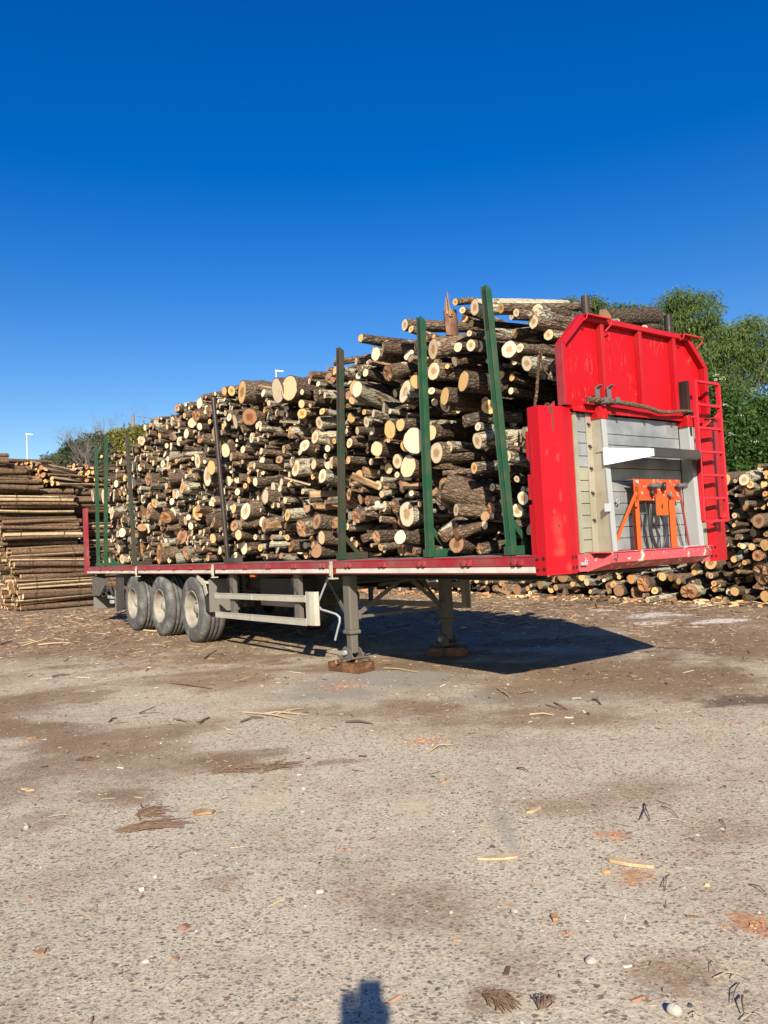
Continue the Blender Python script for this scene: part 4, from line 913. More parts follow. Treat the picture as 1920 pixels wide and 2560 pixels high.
# ================================================================ THE LOAD OF LOGS
# where the eye finds the sawn ends (position in the photo, height of the end, kind); every one is set back onto the side of the load at its real size
A_ = """1022,172,110,h 1188,175,68 1283,205,55 1408,205,68 1392,262,95,h 1141,355,50 1275,337,65 1485,343,75,h 1428,345,88,b 958,240,52 900,138,45 945,188,45 1002,270,45 582,282,78 622,308,50 308,365,55,o 444,432,85 400,465,88 277,510,45 355,512,45 142,520,45 127,590,50 143,570,60 293,600,50 338,580,55 295,565,50 620,490,60,b 565,545,60 652,410,70 720,365,35 765,355,20 762,433,138,h 915,422,65 1052,418,75 1000,410,78 988,335,45 1240,435,115,h 1306,425,65 1350,524,100 1497,520,170,h 895,513,68 850,543,35 765,572,118,h 655,637,95 950,635,140 835,730,120 832,778,78,h 750,695,48 773,768,50 590,706,38 605,750,28 1180,600,70 1255,610,48 1250,697,48 282,685,108 18,727,95 85,727,40 50,708,40 255,762,45 120,762,30 225,795,40,b 55,828,40 385,838,55 490,826,35 295,815,40 328,828,38 245,868,60 342,893,75 375,945,60 490,940,125 555,910,85,o 590,1040,85 648,1010,170 740,960,110 780,1088,145 862,1047,72 1038,1010,105,h 955,890,85,b 1043,922,58 404,1060,100 235,1025,65 100,1055,48 140,1010,35 215,950,40 20,990,90,h 45,895,82 230,1135,50 372,1143,48 12,1155,70 85,1108,35 60,1095,35 105,1165,55 127,1150,80 65,1235,95 535,1140,100 605,1165,150 600,1203,38 820,1215,35 1020,1178,78 440,1253,38 325,1205,70,b 255,1262,80,b 345,1385,60,b 230,1350,80,b 625,1340,38 800,1390,60,b 838,1295,125,b 905,1445,85,h 925,1545,100,b 520,1440,100,b 435,1452,60 430,1500,45 335,1443,35 270,1475,80,b 220,1550,45 60,1620,90 30,1510,95,b 135,1530,70,b 555,1615,95 635,1595,50 460,1625,45 430,1680,50 590,1710,50 1085,1490,38 1085,1540,60 1120,1440,90,b 1252,1545,55 910,1660,115,b 1050,1690,75,b 20,1695,100,b 1290,1450,90 1325,1370,95 1375,1340,90 1325,1318,45 1285,1250,45 1235,1185,60 1225,1110,80 1218,1050,45 1335,1035,55 1370,1120,48 1380,950,75 1260,1480,40 1370,1565,80"""
B_ = """1167,198,185 1088,213,182 843,220,165 957,182,60 872,188,35 882,270,60 848,243,45 990,228,60 1257,222,45 1340,245,105 1380,222,35 1415,245,50 1255,303,62 1475,100,60 1370,165,40 1318,105,60,b 1625,200,120 1600,280,55 552,297,85 690,322,40 728,366,45 795,428,100 755,395,60 725,440,50 780,390,35 843,475,60 870,488,75 712,465,40 700,500,40 970,470,48 948,455,50 1152,372,58 1238,390,42 1258,370,75,o 1398,355,50 1378,432,92 1590,402,80 1570,490,45 1640,490,60 1345,535,105,h 1275,590,92 1175,540,70,b 1593,575,70 1480,560,42 1435,610,50 1130,615,50 1000,640,52 975,630,50 850,618,55 878,608,38 908,540,75 955,548,35 768,668,62 610,618,35 432,652,38 413,580,42 537,695,112,h 632,745,110,o 648,725,60 845,703,32 890,745,90,o 928,730,52 970,787,58 1182,712,58 1138,730,38 1165,758,35 1215,745,125,h 1240,745,40 1310,698,60 1338,722,70 1445,722,65 1425,665,40 1398,650,45 1470,705,85 1578,690,55 1393,810,135 1100,775,30 890,830,50 935,842,68 825,835,110,b 865,870,40 1105,890,45 1115,845,60 1165,862,35 1005,945,110 1052,945,50 1140,965,45 1095,1002,38 1053,1000,55 820,975,38 787,1025,70 868,1045,130,h 837,1118,95 990,1050,68 1157,1070,90 1003,1143,105 1052,1135,40 580,1185,38 818,1208,78 643,1235,75 935,1225,45 858,1300,92 968,1300,52 1037,1278,42 1380,1230,100 1262,1175,125,b 1360,1118,110,b 1350,1020,75,b 1310,930,120,b 1185,1280,90,b 1335,1310,115,b 1630,1075,100,b 1590,1165,50 430,880,92,o 478,910,42,o 338,810,115 320,868,45 215,850,100,b 345,900,35 235,920,30 255,945,40 237,993,70,o 315,990,30 178,1175,82 203,1162,38 237,1138,40 278,1120,60,b 500,1148,50 385,1245,90,b 425,1220,110,b 290,1215,32 265,1230,28 340,1253,40 300,1280,35 190,1240,50 215,1270,30 270,1345,150,b 340,1385,40 500,1262,42 555,1260,45 525,1310,60 575,1300,35 600,1300,40 655,1315,35 690,1315,60 605,1365,55 500,1385,30 545,1375,40 1015,1360,40 95,630,50 145,660,25 190,690,40 105,690,30 230,710,45 170,735,40 140,740,35 255,615,40 310,650,48 330,685,42 175,607,32 213,573,35 175,570,25 165,548,25 130,570,25 205,500,40 265,490,50 292,515,60 325,462,38 228,460,45 172,467,50 265,405,35 360,430,45 405,445,40 405,485,48 550,460,55 520,385,90,b 400,330,70,b 610,360,80,b 355,540,100,b 560,535,90,b 10,690,30 15,1190,70 140,885,30 125,912,30"""
C_ = """1545,125,70 1592,180,65 1560,200,45 1530,255,55 1550,340,45 1410,375,75 1500,420,45 1440,455,80 1570,455,85 1485,545,75 1535,535,60 1320,300,35 1240,510,75 1280,485,60 1312,520,50 1240,575,60 1272,580,50 1235,640,65 1285,650,55 1325,660,80 1235,720,85 1322,750,45 1245,790,50 1275,820,65 1320,825,48 1475,805,55 1510,770,40 1510,855,35 985,850,145 1100,855,170 1190,1030,155 1300,1240,105 1290,1110,60 1350,980,40 1380,1220,50 1550,1200,120 1590,1195,55 1270,1340,50 1265,1415,90 1190,1290,55 1570,680,150,b 1080,430,35 1215,415,35 1190,450,35 1070,535,30 1075,680,40 1000,590,35 1090,1420,40 1100,1555,35"""
R1_ = """1357,1335,100 1497,1335,80 1540,1368,55 1632,1365,45 1440,1345,28 1645,1320,25 1503,1425,60,b 1445,1440,25 1380,1430,30 1395,1425,25 1517,1495,40 1435,1575,38 1430,1640,30 1640,1430,40 1600,1610,100,b 1330,1570,80,b 1450,1720,42 1640,1770,80 1385,1770,30 1550,1785,50 1600,1850,80,b 1490,1780,40 1430,1870,45 1400,1905,50 1275,1890,95 1500,1890,35 1460,1950,30 1632,1965,150,b 1260,1975,48 1175,1960,30 1060,2010,55 1005,1990,55 940,1980,55 895,1930,45 735,2000,58 830,2030,100,b 445,2020,55 350,2035,40 240,2060,35 20,2010,40 480,2090,35 680,2060,60,b 900,2080,50 1150,2040,80,b 1330,2040,30 1300,2070,40 1400,2090,50 1340,1750,90,b"""
R2_ = """185,605,38 325,648,42 390,655,55,b 345,668,28 265,612,25 285,655,25 235,620,22 100,600,25 95,650,20 455,677,25 625,675,50,b 585,645,35 760,665,25 965,605,48 1035,620,75,b 1125,590,45 1165,595,38 1205,612,38 905,660,65,b 985,680,65,b 1050,710,30 1078,665,32 1030,685,25 1128,695,35 1280,635,65,b 1260,695,80,b 1370,585,32 1285,570,30 1385,625,30 1405,708,28 1440,710,30 1380,710,28 1540,710,45 1645,690,60 1600,640,80,b 1550,665,25 1460,660,30 1490,665,50"""
def parse(s, ox, oy, sc):
    out = []
    for e_ in s.split():
        q = e_.split(','); out.append((ox + float(q[0]) / sc, oy + float(q[1]) / sc, float(q[2]) / sc, q[3] if len(q) > 3 else None))
    return out
rg = np.random.default_rng(2024)
def kindof(k, rg_):
    if k: return k
    x = rg_.random(); return 'h' if x < .14 else ('o' if x < .38 else ('b' if x < .44 else 'p'))
def px_of(P, r):
    d = (np.array(P) - CAMP) @ FWD; return 2 * r * FPX / d
LOGS = []      # dict(local near-end point, r, L, kind, yaw, pitch, where)
for (X, Y, h, k) in parse(A_, 780, 700, 2.5136) + parse(B_, 300, 900, 2.765) + parse(C_, 0, 1040, 4.2526):
    v = .16 + rg.uniform(-.06, .14)
    rr0 = h * 8.5 / FPX / 2
    if k != 'b' and rr0 > .075: v = .12 + rg.uniform(-.02, .04)
    p = on(X, Y, v=v)
    if p.y < .19 + rr0: p = on(X, Y, u=.19 + rr0)
    if any(abs(p.y - q['p'].y) < .03 and abs(p.z - q['p'].z) < .03 for q in LOGS): continue
    d = (np.array(l2w(p)) - CAMP) @ FWD; r = h * d / FPX / 2 * .97
    LOGS.append(dict(p=p, r=min(max(r, .022), .24), L=rg.uniform(.75, 1.5) if k != 'b' else rg.uniform(.45, .9), k=kindof(k, rg), w='load', yaw=rg.normal(0, .15 if rg.random() < .85 else .4), pit=rg.normal(0, .09 if rg.random() < .88 else .22)))
TOPL = [(232, 1192), (262, 1180), (300, 1150), (340, 1105), (370, 1058), (420, 1032), (470, 1003), (500, 992), (560, 968), (600, 958), (690, 942), (780, 932), (830, 912), (880, 880), (905, 875), (990, 845), (1030, 815), (1110, 775), (1170, 762), (1240, 768), (1330, 788), (1400, 812)]
tl_ = sorted([(on(X, Y, v=.3).y, on(X, Y, v=.3).z) for X, Y in TOPL]); tu = [a for a, b in tl_]; tz = [b for a, b in tl_]
ztop = lambda u: float(np.interp(u, tu, tz))
def darts(existing, n, ur, zf, z0, rr, tol, vf, rgx, kinds=(.1, .12, .16)):
    """fill the rest of the wall of logs by throwing ends that do not overlap"""
    E = [(q['p'].y, q['p'].z, q['r']) for q in existing]; EU = np.array(E) if E else np.zeros((0, 3)); new = []
    for i in range(n):
        u = rgx.uniform(*ur); r = rr(rgx, i / n); top = zf(u) - r
        if top < z0 + r: continue
        z = rgx.uniform(z0 + r * .95, top)
        if len(EU) and (np.hypot(EU[:, 0] - u, EU[:, 1] - z) < (EU[:, 2] + r) * tol).any(): continue
        EU = np.vstack([EU, (u, z, r)]); x = rgx.random(); k = 'b' if x < kinds[0] + (.22 if z < z0 + .5 else 0) else ('o' if x > 1 - kinds[1] else ('h' if x > 1 - kinds[1] - kinds[2] else 'p'))
        new.append(dict(p=Vector((vf(rgx), u, z)), r=r, L=rgx.uniform(.7, 1.4), k=k, yaw=rgx.normal(0, .22), pit=rgx.normal(0, .13)))
    return new
rsz = lambda g_, f: (.125 * math.exp(g_.normal(-.1, .2)) if f < .03 else (.075 * math.exp(g_.normal(0, .2)) if f < .12 else (.047 * math.exp(g_.normal(0, .2)) if f < .45 else .028 * math.exp(g_.normal(0, .18)))))
f1 = darts(LOGS, 2400, (1.7, 5.0), ztop, ZT + .01, rsz, .98, lambda g_: g_.uniform(.24, .65), rg, (.2, .14, .14)) + darts([q for q in LOGS if q['p'].y > 4.5], 4200, (5.0, 12.75), ztop, ZT + .01, rsz, .97, lambda g_: g_.uniform(.18, .48), rg, (.14, .12, .14)) + darts([q for q in LOGS if q['p'].y < 2], 160, (.2, 1.7), ztop, ZT + .01, rsz, 1.1, lambda g_: g_.uniform(.35, .9), rg)
for q in f1: q['w'] = 'load'
f2 = darts([], 3500, (.16, 12.7), lambda u: ztop(u) - .06, ZT + .01, lambda g_, f: .085 * math.exp(g_.normal(0, .3)), .82, lambda g_: g_.uniform(.95, 1.25), rg)
f3 = darts([], 1600, (.18, 12.7), lambda u: ztop(u) + .02, ZT + .01, lambda g_, f: .10 * math.exp(g_.normal(0, .2)), .85, lambda g_: g_.uniform(1.25, 1.4), rg)
for q in f2 + f3: q['w'] = 'back'
for q in f3: q['L'] = rg.uniform(.95, 1.12); 
# right-hand stack along the far side of the yard
RP = []
for (X, Y, h, k) in parse(R1_, 1300, 700, 2.676) + parse(R2_, 1100, 1150, 2.023):
    v = 9.2 + rg.uniform(-.1, .1); p = on(X, Y, v=v)
    if p.z < .03: p = on(X, Y, z=.05)
    d = (np.array(l2w(p)) - CAMP) @ FWD; r = h * d / FPX / 2 * .97
    if p.z < r: p.z = r
    RP.append(dict(p=p, r=min(r, .55), L=rg.uniform(.7, 1.3) if k != 'b' else rg.uniform(.4, .8), k=kindof(k, rg) if k else ('o' if rg.random() < .6 else 'h'), w='yard', yaw=rg.normal(-.05, .22), pit=rg.normal(0, .07)))
rtop = lambda u: 2.62 + .22 * math.sin(u * .9 + 1) + .12 * math.sin(u * 2.3)
g1 = darts(RP, 4500, (-1.2, 9.5), rtop, .0, lambda g_, f: (.15 if f < .03 else (.085 if f < .2 else .05)) * math.exp(g_.normal(0, .25)), 1.02, lambda g_: 9.2 + g_.uniform(.1, .6), rg, (.28, .34, .12))
g1 += darts([], 1500, (9.5, 20), lambda u: 2.5, .0, lambda g_, f: .10 * math.exp(g_.normal(0, .25)), .98, lambda g_: 9.3 + g_.uniform(-.15, .45), rg, (.2, .3, .15))
for q in g1: q['w'] = 'yard'
g2 = darts([], 1800, (-1.2, 20), lambda u: rtop(u) - .05, .0, lambda g_, f: .13 * math.exp(g_.normal(0, .2)), .85, lambda g_: 9.75 + g_.uniform(0, .3), rg)
g3 = [dict(p=Vector((10.5 + (i % 3) * .75, -1.0 + (i // 3) * .28 + rg.uniform(-.1, .1), rtop(-1.0 + (i // 3) * .28) - .10 + rg.uniform(-.25, .15))), r=rg.uniform(.07, .14), L=rg.uniform(1, 1.5), k='p', yaw=rg.normal(0, .2), pit=rg.normal(0, .08)) for i in range(150)]
for q in g2 + g3: q['w'] = 'yardback'
def ldir(q):
    if q['w'] in ('load', 'back'):
        q['p'].y = max(q['p'].y, .17 + q['r'])
        end = q['p'].y + q['L'] * math.sin(q['yaw']) - q['r']
        if end < .16: q['yaw'] = abs(q['yaw']) * .3; q['pit'] *= .5
    a = YAW + q['yaw']; return Vector((math.cos(a) * math.cos(q['pit']), math.sin(a) * math.cos(q['pit']), math.sin(q['pit'])))
ALL = LOGS + f1 + RP + g1
for q in ALL:
    P = l2w(q['p']); q['px'] = px_of(P, q['r']); vis = True
    sx, sy = 0, 0
    dd = np.array(P) - CAMP; X = 960 + FPX * (dd @ RGT) / (dd @ FWD); Y = 1280 - FPX * (dd @ UPV) / (dd @ FWD); q['xy'] = (X, Y)
    if X < -20 or X > 1925: vis = False
    if q['w'] == 'yard' and 1300 < X < 1790 and Y < 1432: vis = False
    if q['w'] == 'yard' and X <= 1300 and Y < 1436: vis = False
    if q['w'] == 'load' and q['p'].y < .33 and Y > 990 : vis = vis and X < 1345
    q['vis'] = vis; q['score'] = q['px'] * (1 if vis else 0)
hand = set(id(q) for q in LOGS + RP)
for q in ALL:
    if id(q) not in hand: q['score'] *= .9
ALL.sort(key=lambda q: -q['score'])
IND, REST = ALL[:300], ALL[300:]
def bay(u):
    if u < .5: return 'beside the headboard'
    if u < 1.45: return 'between first and second stakes'
    if u < 2.92: return 'between second and third stakes'
    if u < 4.6: return 'left of third stake'
    if u < 6.15: return 'right of dark stake'
    if u < 8.2: return 'left of dark stake'
    if u < 10.3: return 'right of rear stakes'
    return 'among rear stakes'
KW = dict(p='pale', h='dark-cored', o='orange', b='brown')
UNI = []
def label_of(q):
    sz = 'huge' if q['r'] > .19 else ('thick' if q['r'] > .12 else ('medium' if q['r'] > .07 else 'thin'))
    if q['w'] == 'load':
        u, z = q['p'].y, q['p'].z; h_ = (z - ZT) / max(ztop(u) - ZT, .1)
        ht = 'on the deck' if z < ZT + .22 else ('low' if h_ < .36 else ('midway up' if h_ < .66 else ('high' if h_ < .88 else 'on top')))
        return f"{sz} {KW[q['k']]}-ended log {ht} in the load {bay(u)}"
    X, Y = q['xy']; z = q['p'].z
    if X > 1790: wh = 'at the right edge' if X > 1860 else 'right of the headboard'
    elif X > 1560: wh = 'below headboard, right half'
    elif X > 1340: wh = 'below headboard, left half'
    else: wh = 'seen beneath the deck'
    ht = 'lowest' if z < .35 else ('low' if z < .9 else ('midway' if z < 1.8 else 'high'))
    return f"{sz} {KW[q['k']]}-ended log {ht} in the yard stack, {wh}"
for i, q in enumerate(IND):
    near = q['px'] > 38
    o = add_log(l2w(q['p']), ldir(q), q['r'], q['L'], rg, q['k'], 22 if near else 14, 9 if near else 6, 'log')
    q['o'] = o; q['lab'] = label_of(q); tag(o, q['lab'], 'log')
from collections import Counter
cn = Counter(q['lab'] for q in IND)
# tell same-worded logs apart by their order from the headboard or from the ground where there are only a few
by = {}
for q in IND: by.setdefault(q['lab'], []).append(q)
ordw = ['', 'second ', 'third ', 'fourth ', 'fifth ']
for lab, qs in by.items():
    if len(qs) == 1: qs[0]['o']['group'] = 'logs of the trailer load' if qs[0]['w'] == 'load' else 'logs of the yard stack'; continue
    if len(qs) == 2:
        qs.sort(key=lambda q: q['xy'][1])
        if abs(qs[0]['xy'][1] - qs[1]['xy'][1]) > 12: qs[0]['o']['label'] = lab + ', upper one'; qs[1]['o']['label'] = lab + ', lower one'
        else:
            qs.sort(key=lambda q: q['xy'][0]); qs[0]['o']['label'] = lab + ', left one'; qs[1]['o']['label'] = lab + ', right one'
        for q in qs: q['o']['group'] = 'logs of the trailer load' if q['w'] == 'load' else 'logs of the yard stack'
        continue
    qs.sort(key=lambda q: q['xy'][0])
    for k_, q in enumerate(qs): q['o']['group'] = lab; q['o']['label'] = lab + ', ' + (['leftmost', 'second from left', 'third from left', 'fourth from left', 'fifth from left', 'sixth from left', 'seventh from left', 'eighth from left', 'ninth from left', 'tenth from left'][k_] if k_ < 10 else 'far right')
pl_ = Pile(); py_ = Pile()
for q in REST + f2 + f3 + g2 + g3:
    (pl_ if q['w'] in ('load', 'back') else py_).add(l2w(q['p']), ldir(q), q['r'], q['L'], rg, q['k'], 11 if q['w'] in ('load', 'yard') else 9, 4)
o = pl_.build('small_log_mass'); tag(o, 'mass of smaller logs packed between the big ones on the trailer', 'logs', kind='stuff')
o = py_.build('yard_log_mass'); tag(o, 'long stack of firewood logs along the far side of the yard behind the trailer', 'logs', kind='stuff')
# special pieces
def special(name_label, pts, v, r, kind, rgseed, cat='log', n=18):
    a, b = on(*pts[0], u=.30), on(*pts[1], u=.42); P, Q = l2w(a), l2w(b)
    o = add_log(P, Q - P, r, (Q - P).length, np.random.default_rng(rgseed), kind, n, 7); tag(o, name_label, cat); return o
# the torn stump standing on top
def world_on(X, Y, v): return l2w(on(X, Y, v=v))
base = world_on(1124, 840, .28); topp = world_on(1119, 738, .28)
rgs = np.random.default_rng(9)
o = add_log(base, Vector((-.05, .02, 1)), .098, .25, rgs, 'b', 20, 6, 'torn_stump'); o.data.materials[0] = MT['split_dark']; o.data.materials[2] = MT['split_dark']; tag(o, 'torn brown stump with splintered tip standing on top of the load', 'stump')
def spl(lst, mat, nm):
    mb = MB()
    for (dx_, dy_, z0_, z1_, w_) in lst:
        a_ = base + Vector((dx_, dy_, z0_)); b_ = base + Vector((dx_ * .55 - .012, dy_, z1_)); mb.bar(a_, b_, w_, w_ * .6, w2=w_ * .12, h2=w_ * .1)
    c_ = give_lco(mb.build(nm, mat)); c_.parent = o; c_.matrix_parent_inverse = o.matrix_world.inverted(); return c_
spl([(.0, 0, .18, .39, .055), (-.03, .01, .16, .33, .05), (.028, .0, .18, .32, .045), (.0, .03, .15, .36, .05)], MT['split_dark'], 'splinter')
spl([(-.015, -.03, .20, .37, .022), (.012, -.03, .18, .41, .02), (.03, -.025, .2, .30, .02), (-.035, -.02, .2, .30, .016)], MT['split'], 'splinter')
spl([(.02, -.02, .30, .43, .008), (-.005, -.02, .33, .44, .008), (.03, -.01, .36, .425, .006)], MT['split_dark'], 'splinter')
special('long lichen-spotted log lying across the top beside the left dark tube, behind the headboard', [(1344, 778), (1462, 803)], .62, .062, 'p', 71)
def free_log(lab, P, Q, r, kind, seed, cat='log', barkm='bark'):
    P, Q = Vector(P), Vector(Q); o = add_log(P, Q - P, r, (Q - P).length, np.random.default_rng(seed), kind, 20, 8, barkm=barkm); tag(o, lab, cat); return o
free_log('thick mossy log lying across the load top above the red headboard', l2w(on(1636, 790, v=2.45)), l2w(on(1505, 797, v=1.3)), .095, 'b', 72)
free_log('short pale-barked log on the load top just left of the right dark tube', l2w(on(1660, 832, v=2.3)), l2w(on(1610, 822, v=1.6)), .045, 'p', 73)
free_log('orange-ended slim log jutting out to the left from the load top above the third stake', world_on(902, 846, .12), world_on(1020, 868, .85), .045, 'o', 74)
free_log('thick dark log lying high across the load top left of the third stake', world_on(826, 945, .30), world_on(885, 935, .9), .075, 'b', 75)
free_log('huge grooved oak log lying low in the load left of the first green stake', world_on(1112, 1218, .16), world_on(1222, 1252, .50), .145, 'b', 76)
free_log('big mossy log with a flared bark side halfway up beside the first stake', world_on(1112, 1012, .18), world_on(1195, 975, .55), .075, 'h', 77)
# split plank and pale boards in the load
for i, (a_, b_, lab) in enumerate([((712, 1195), (772, 1212), 'pale split board lying slantwise midway up the load behind the third stake'), ((1376, 948), (1399, 885), 'slanting split slat across the big log beside the headboard'), ((700, 1055), (745, 1058), 'thin brown split board near the middle of the load'), ((850, 1395), (852, 1380), 'short split offcut beside the foot of the third stake')]):
    P, Q = (world_on(*a_, .10), world_on(*b_, .13)) if i != 1 else (l2w(on(*a_, u=.17)), l2w(on(*b_, u=.19))); o = add_log(P, Q - P, .028, (Q - P).length, np.random.default_rng(80 + i), 's', 10, 4); tag(o, lab, 'split wood')
# brown torn chunks low in the load
CH = [(1005, 1210, .07), (880, 1185, .085), (1085, 1230, .06), (300 + 640 / 2.765, 900 + 1120 / 2.765, .12), (300 + 790 / 2.765, 900 + 1140 / 2.765, .11), (300 + 600 / 2.765, 900 + 1110 / 2.765, .12), (300 + 530 / 2.765, 900 + 1040 / 2.765, .13), (300 + 310 / 2.765, 900 + 1080 / 2.765, .15), (300 + 200 / 2.765, 900 + 1050 / 2.765, .2), (300 + 1100 / 2.765, 900 + 690 / 2.765, .07), (970 , 935, .12), (300 + 540 / 2.765, 900 + 385 / 2.765, .12), (1140, 1335, .07), (1213, 1290, .06), (940, 1345, .09), (350, 1160, .12), (300 + 150 / 2.765, 900 + 1160 / 2.765, .12), (1105, 1340, .08)]
for i, (X, Y, r) in enumerate(CH):
    rgc = np.random.default_rng(300 + i); P = world_on(X, Y, .12); d = Vector((rgc.normal(.8, .35), rgc.normal(.6, .35), rgc.normal(0, .25)))
    o = add_log(P, d, r * .75, rgc.uniform(.28, .45), rgc, 'b', 14, 5, 'log_chunk'); u = on(X, Y, v=.12).y
    q_ = dict(p=on(X, Y, v=.12), r=r, k='b', w='load', xy=(X, Y)); z = q_['p'].z
    o['label'] = f"{['torn', 'gnarled', 'split', 'knotty', 'crumbling', 'stubby'][i % 6]} brown wood chunk {'low' if z < 1.7 else ('midway up' if z < 2.4 else 'high')} in the load {bay(u)}" ; o['category'] = 'wood chunk'; o['group'] = 'brown wood chunks in the load'

# ================================================================ BUNDLES OF SPLIT POLES, LEFT
POLEM = []
for i in range(24):
    rgp = np.random.default_rng(500 + i); kind = 's' if i % 3 == 0 else ('o' if i % 3 == 1 else 'p'); P_ = Pile()
    P_.add((0, 0, 0), (1, 0, 0), 1.0 * .05, 2.1, rgp, kind, 9, 6); POLEM.append(P_.mesh('pole', 'bark_pole'))
SPLM = []
for i in range(10):
    rgp = np.random.default_rng(560 + i); P_ = Pile(); P_.add((0, 0, 0), (1, 0, 0), 1.0 * .05, 2.1, rgp, 's' if i % 3 else 'b', 9, 4); me_ = P_.mesh('split_pole', 'bark_pole'); me_.materials[1] = MT['cut_orange']; SPLM.append(me_)
def bundle(c, axis, rad, label, n_show, length=2.1, rz=1.0, group='bundles of split chestnut poles stacked at the left', seed=0, names='pole_bundle'):
    """c = centre of the near end; poles hex packed in an ellipse, each one an object"""
    rgb = np.random.default_rng(900 + seed); axis = Vector(axis).normalized(); side = axis.cross(Vector((0, 0, 1))).normalized(); up = side.cross(axis)
    root = empty(names, c); tag(root, label, 'wood bundle', group)
    R3 = Matrix((axis, side, up)).transposed(); root.matrix_world = Matrix.Translation(c) @ R3.to_4x4()
    sc = 1.0; pr = .074; k = 0; pts = []
    step = pr * 1.75; nr = int(rad / step) + 2
    for j in range(-nr, nr + 1):
        for i in range(-nr, nr + 1):
            a = (i + .5 * (j % 2)) * step; b = j * step * .87
            e_ = math.hypot(a / rad, b / (rad * rz))
            if e_ < 1.0: pts.append((a + rgb.normal(0, .012), b + rgb.normal(0, .012), e_))
    out = [p for p in pts]
    out.sort(key=lambda p: -p[2])
    for (a, b, e_) in out[:n_show]:
        s_ = rgb.uniform(.85, 1.9); o = bpy.data.objects.new('pole', POLEM[rgb.integers(len(POLEM))]); COL.objects.link(o); o.parent = root
        o.location = (rgb.normal(0, .05), a, b); o.rotation_euler = (rgb.uniform(0, 6.28), rgb.normal(0, .028), rgb.normal(0, .028)); o.scale = (length / 2.1 * rgb.uniform(.96, 1.03), s_, s_)
    rest = out[n_show:]
    if rest:
        P_ = Pile()
        for (a, b, e_) in rest: P_.add((rgb.normal(0, .06), a, b), (1, rgb.normal(0, .01), rgb.normal(0, .01)), pr * rgb.uniform(.7, 1.1), length, rgb, 's' if rgb.random() < .3 else ('o' if rgb.random() < .5 else 'p'), 6, 3)
        o = P_.build('poles', root, 'bark_pole'); o['kind'] = 'stuff'
    for x_ in (length * .22, length * .78):
        pts_ = [(x_ + .02 * math.sin(3 * a), math.cos(a) * (rad + .05), math.sin(a) * (rad * rz + .045)) for a in np.linspace(0, 2 * math.pi, 25)]
        MB().tube(pts_, .007, 5, cap=False).build('wire_tie', MT['wire'], root)
    return root
tdir = Vector((TV[0], TV[1], 0)); rdir = Vector((RV[0], RV[1], 0))
# rows of the front column: zoomed rows turned into heights
def zrow(Y): return (2085 - Y) * .00285
rows_ = [(2085, 1700, -.34), (1700, 1420, -.48), (1420, 1105, -.70), (1105, 865, -.82), (865, 745, -1.7), (745, 620, -2.05), (620, 495, -2.6)]
words = ['lowest', 'second', 'third', 'fourth', 'fifth', 'sixth', 'topmost']
u_f = 20.3
for i, (ya, yb, xl_) in enumerate(rows_):
    h = (zrow(yb) - zrow(ya)); zc = (zrow(ya) + zrow(yb)) / 2; rad = .47; v0 = xl_
    L_ = 2.1
    bundle(l2w((v0, u_f, zc)), tdir + Vector((0, 0, rng.normal(0, .01))), rad, f'wired bundle of brown poles, {words[i]} in the front column of the left stack', 34, L_ , (h / 2 + .0) / rad, seed=i)
for i, (ya, yb, xl_) in enumerate(rows_):
    h = (zrow(yb) - zrow(ya)); zc = (zrow(ya) + zrow(yb)) / 2
    for c_ in (1,):
        v0 = xl_ - .1 * c_ + rng.normal(0, .06)
        if i == 6: zc -= .1
        bundle(l2w((v0, u_f + .98 * c_, zc)), tdir, .47, f'wired bundle of poles with pale ends, {words[i]} behind the front column of the left stack', 24, 2.1, (h / 2 + .0) / .47, seed=20 + i + 10 * c_)
# second column to the right, behind the tail of the trailer
for i, (za, zb, v0, u_) in enumerate([(.0, .75, 2.05, 21.4), (.78, 1.45, 1.95, 21.5), (1.5, 2.1, 1.75, 21.6), (2.15, 2.75, 1.62, 21.6), (2.8, 3.4, 1.2, 21.7)]):
    bundle(l2w((v0, u_, (za + zb) / 2)), tdir, .45, f'wired bundle of poles, {words[i]} in the column seen behind the red tail post', 26, 2.3, ((zb - za) / 2 + .02) / .45, seed=50 + i)
    bundle(l2w((v0 + 2.4, u_ + .1, (za + zb) / 2)), tdir, .45, f'wired bundle of poles, {words[i]} in the column seen behind the rear green stakes', 12, 2.3, ((zb - za) / 2 + .02) / .45, seed=60 + i)
for i, (v0, u_, zc, L_) in enumerate([(.45, 21.0, 3.22, 2.6), (.2, 21.4, 3.62, 2.4), (-1.9, 21.3, 3.5, 2.6), (-2.4, 21.6, 3.95, 3.0), (-.2, 21.9, 3.85, 2.4), (1.8, 22.2, 3.45, 2.2)]):
    bundle(l2w((v0, u_, zc)), tdir, .48, ['bundle of long dark poles under the right heap of split ends', 'bundle of dark poles in the dip between the two heaps of split ends', 'bundle of poles high at the left edge behind the upper rows', 'bundle of poles at the very top left edge of the stack', 'bundle of dark poles behind the dip between the two heaps', 'bundle of poles behind the right heap of split ends'][i], 20, L_, .5, seed=80 + i)
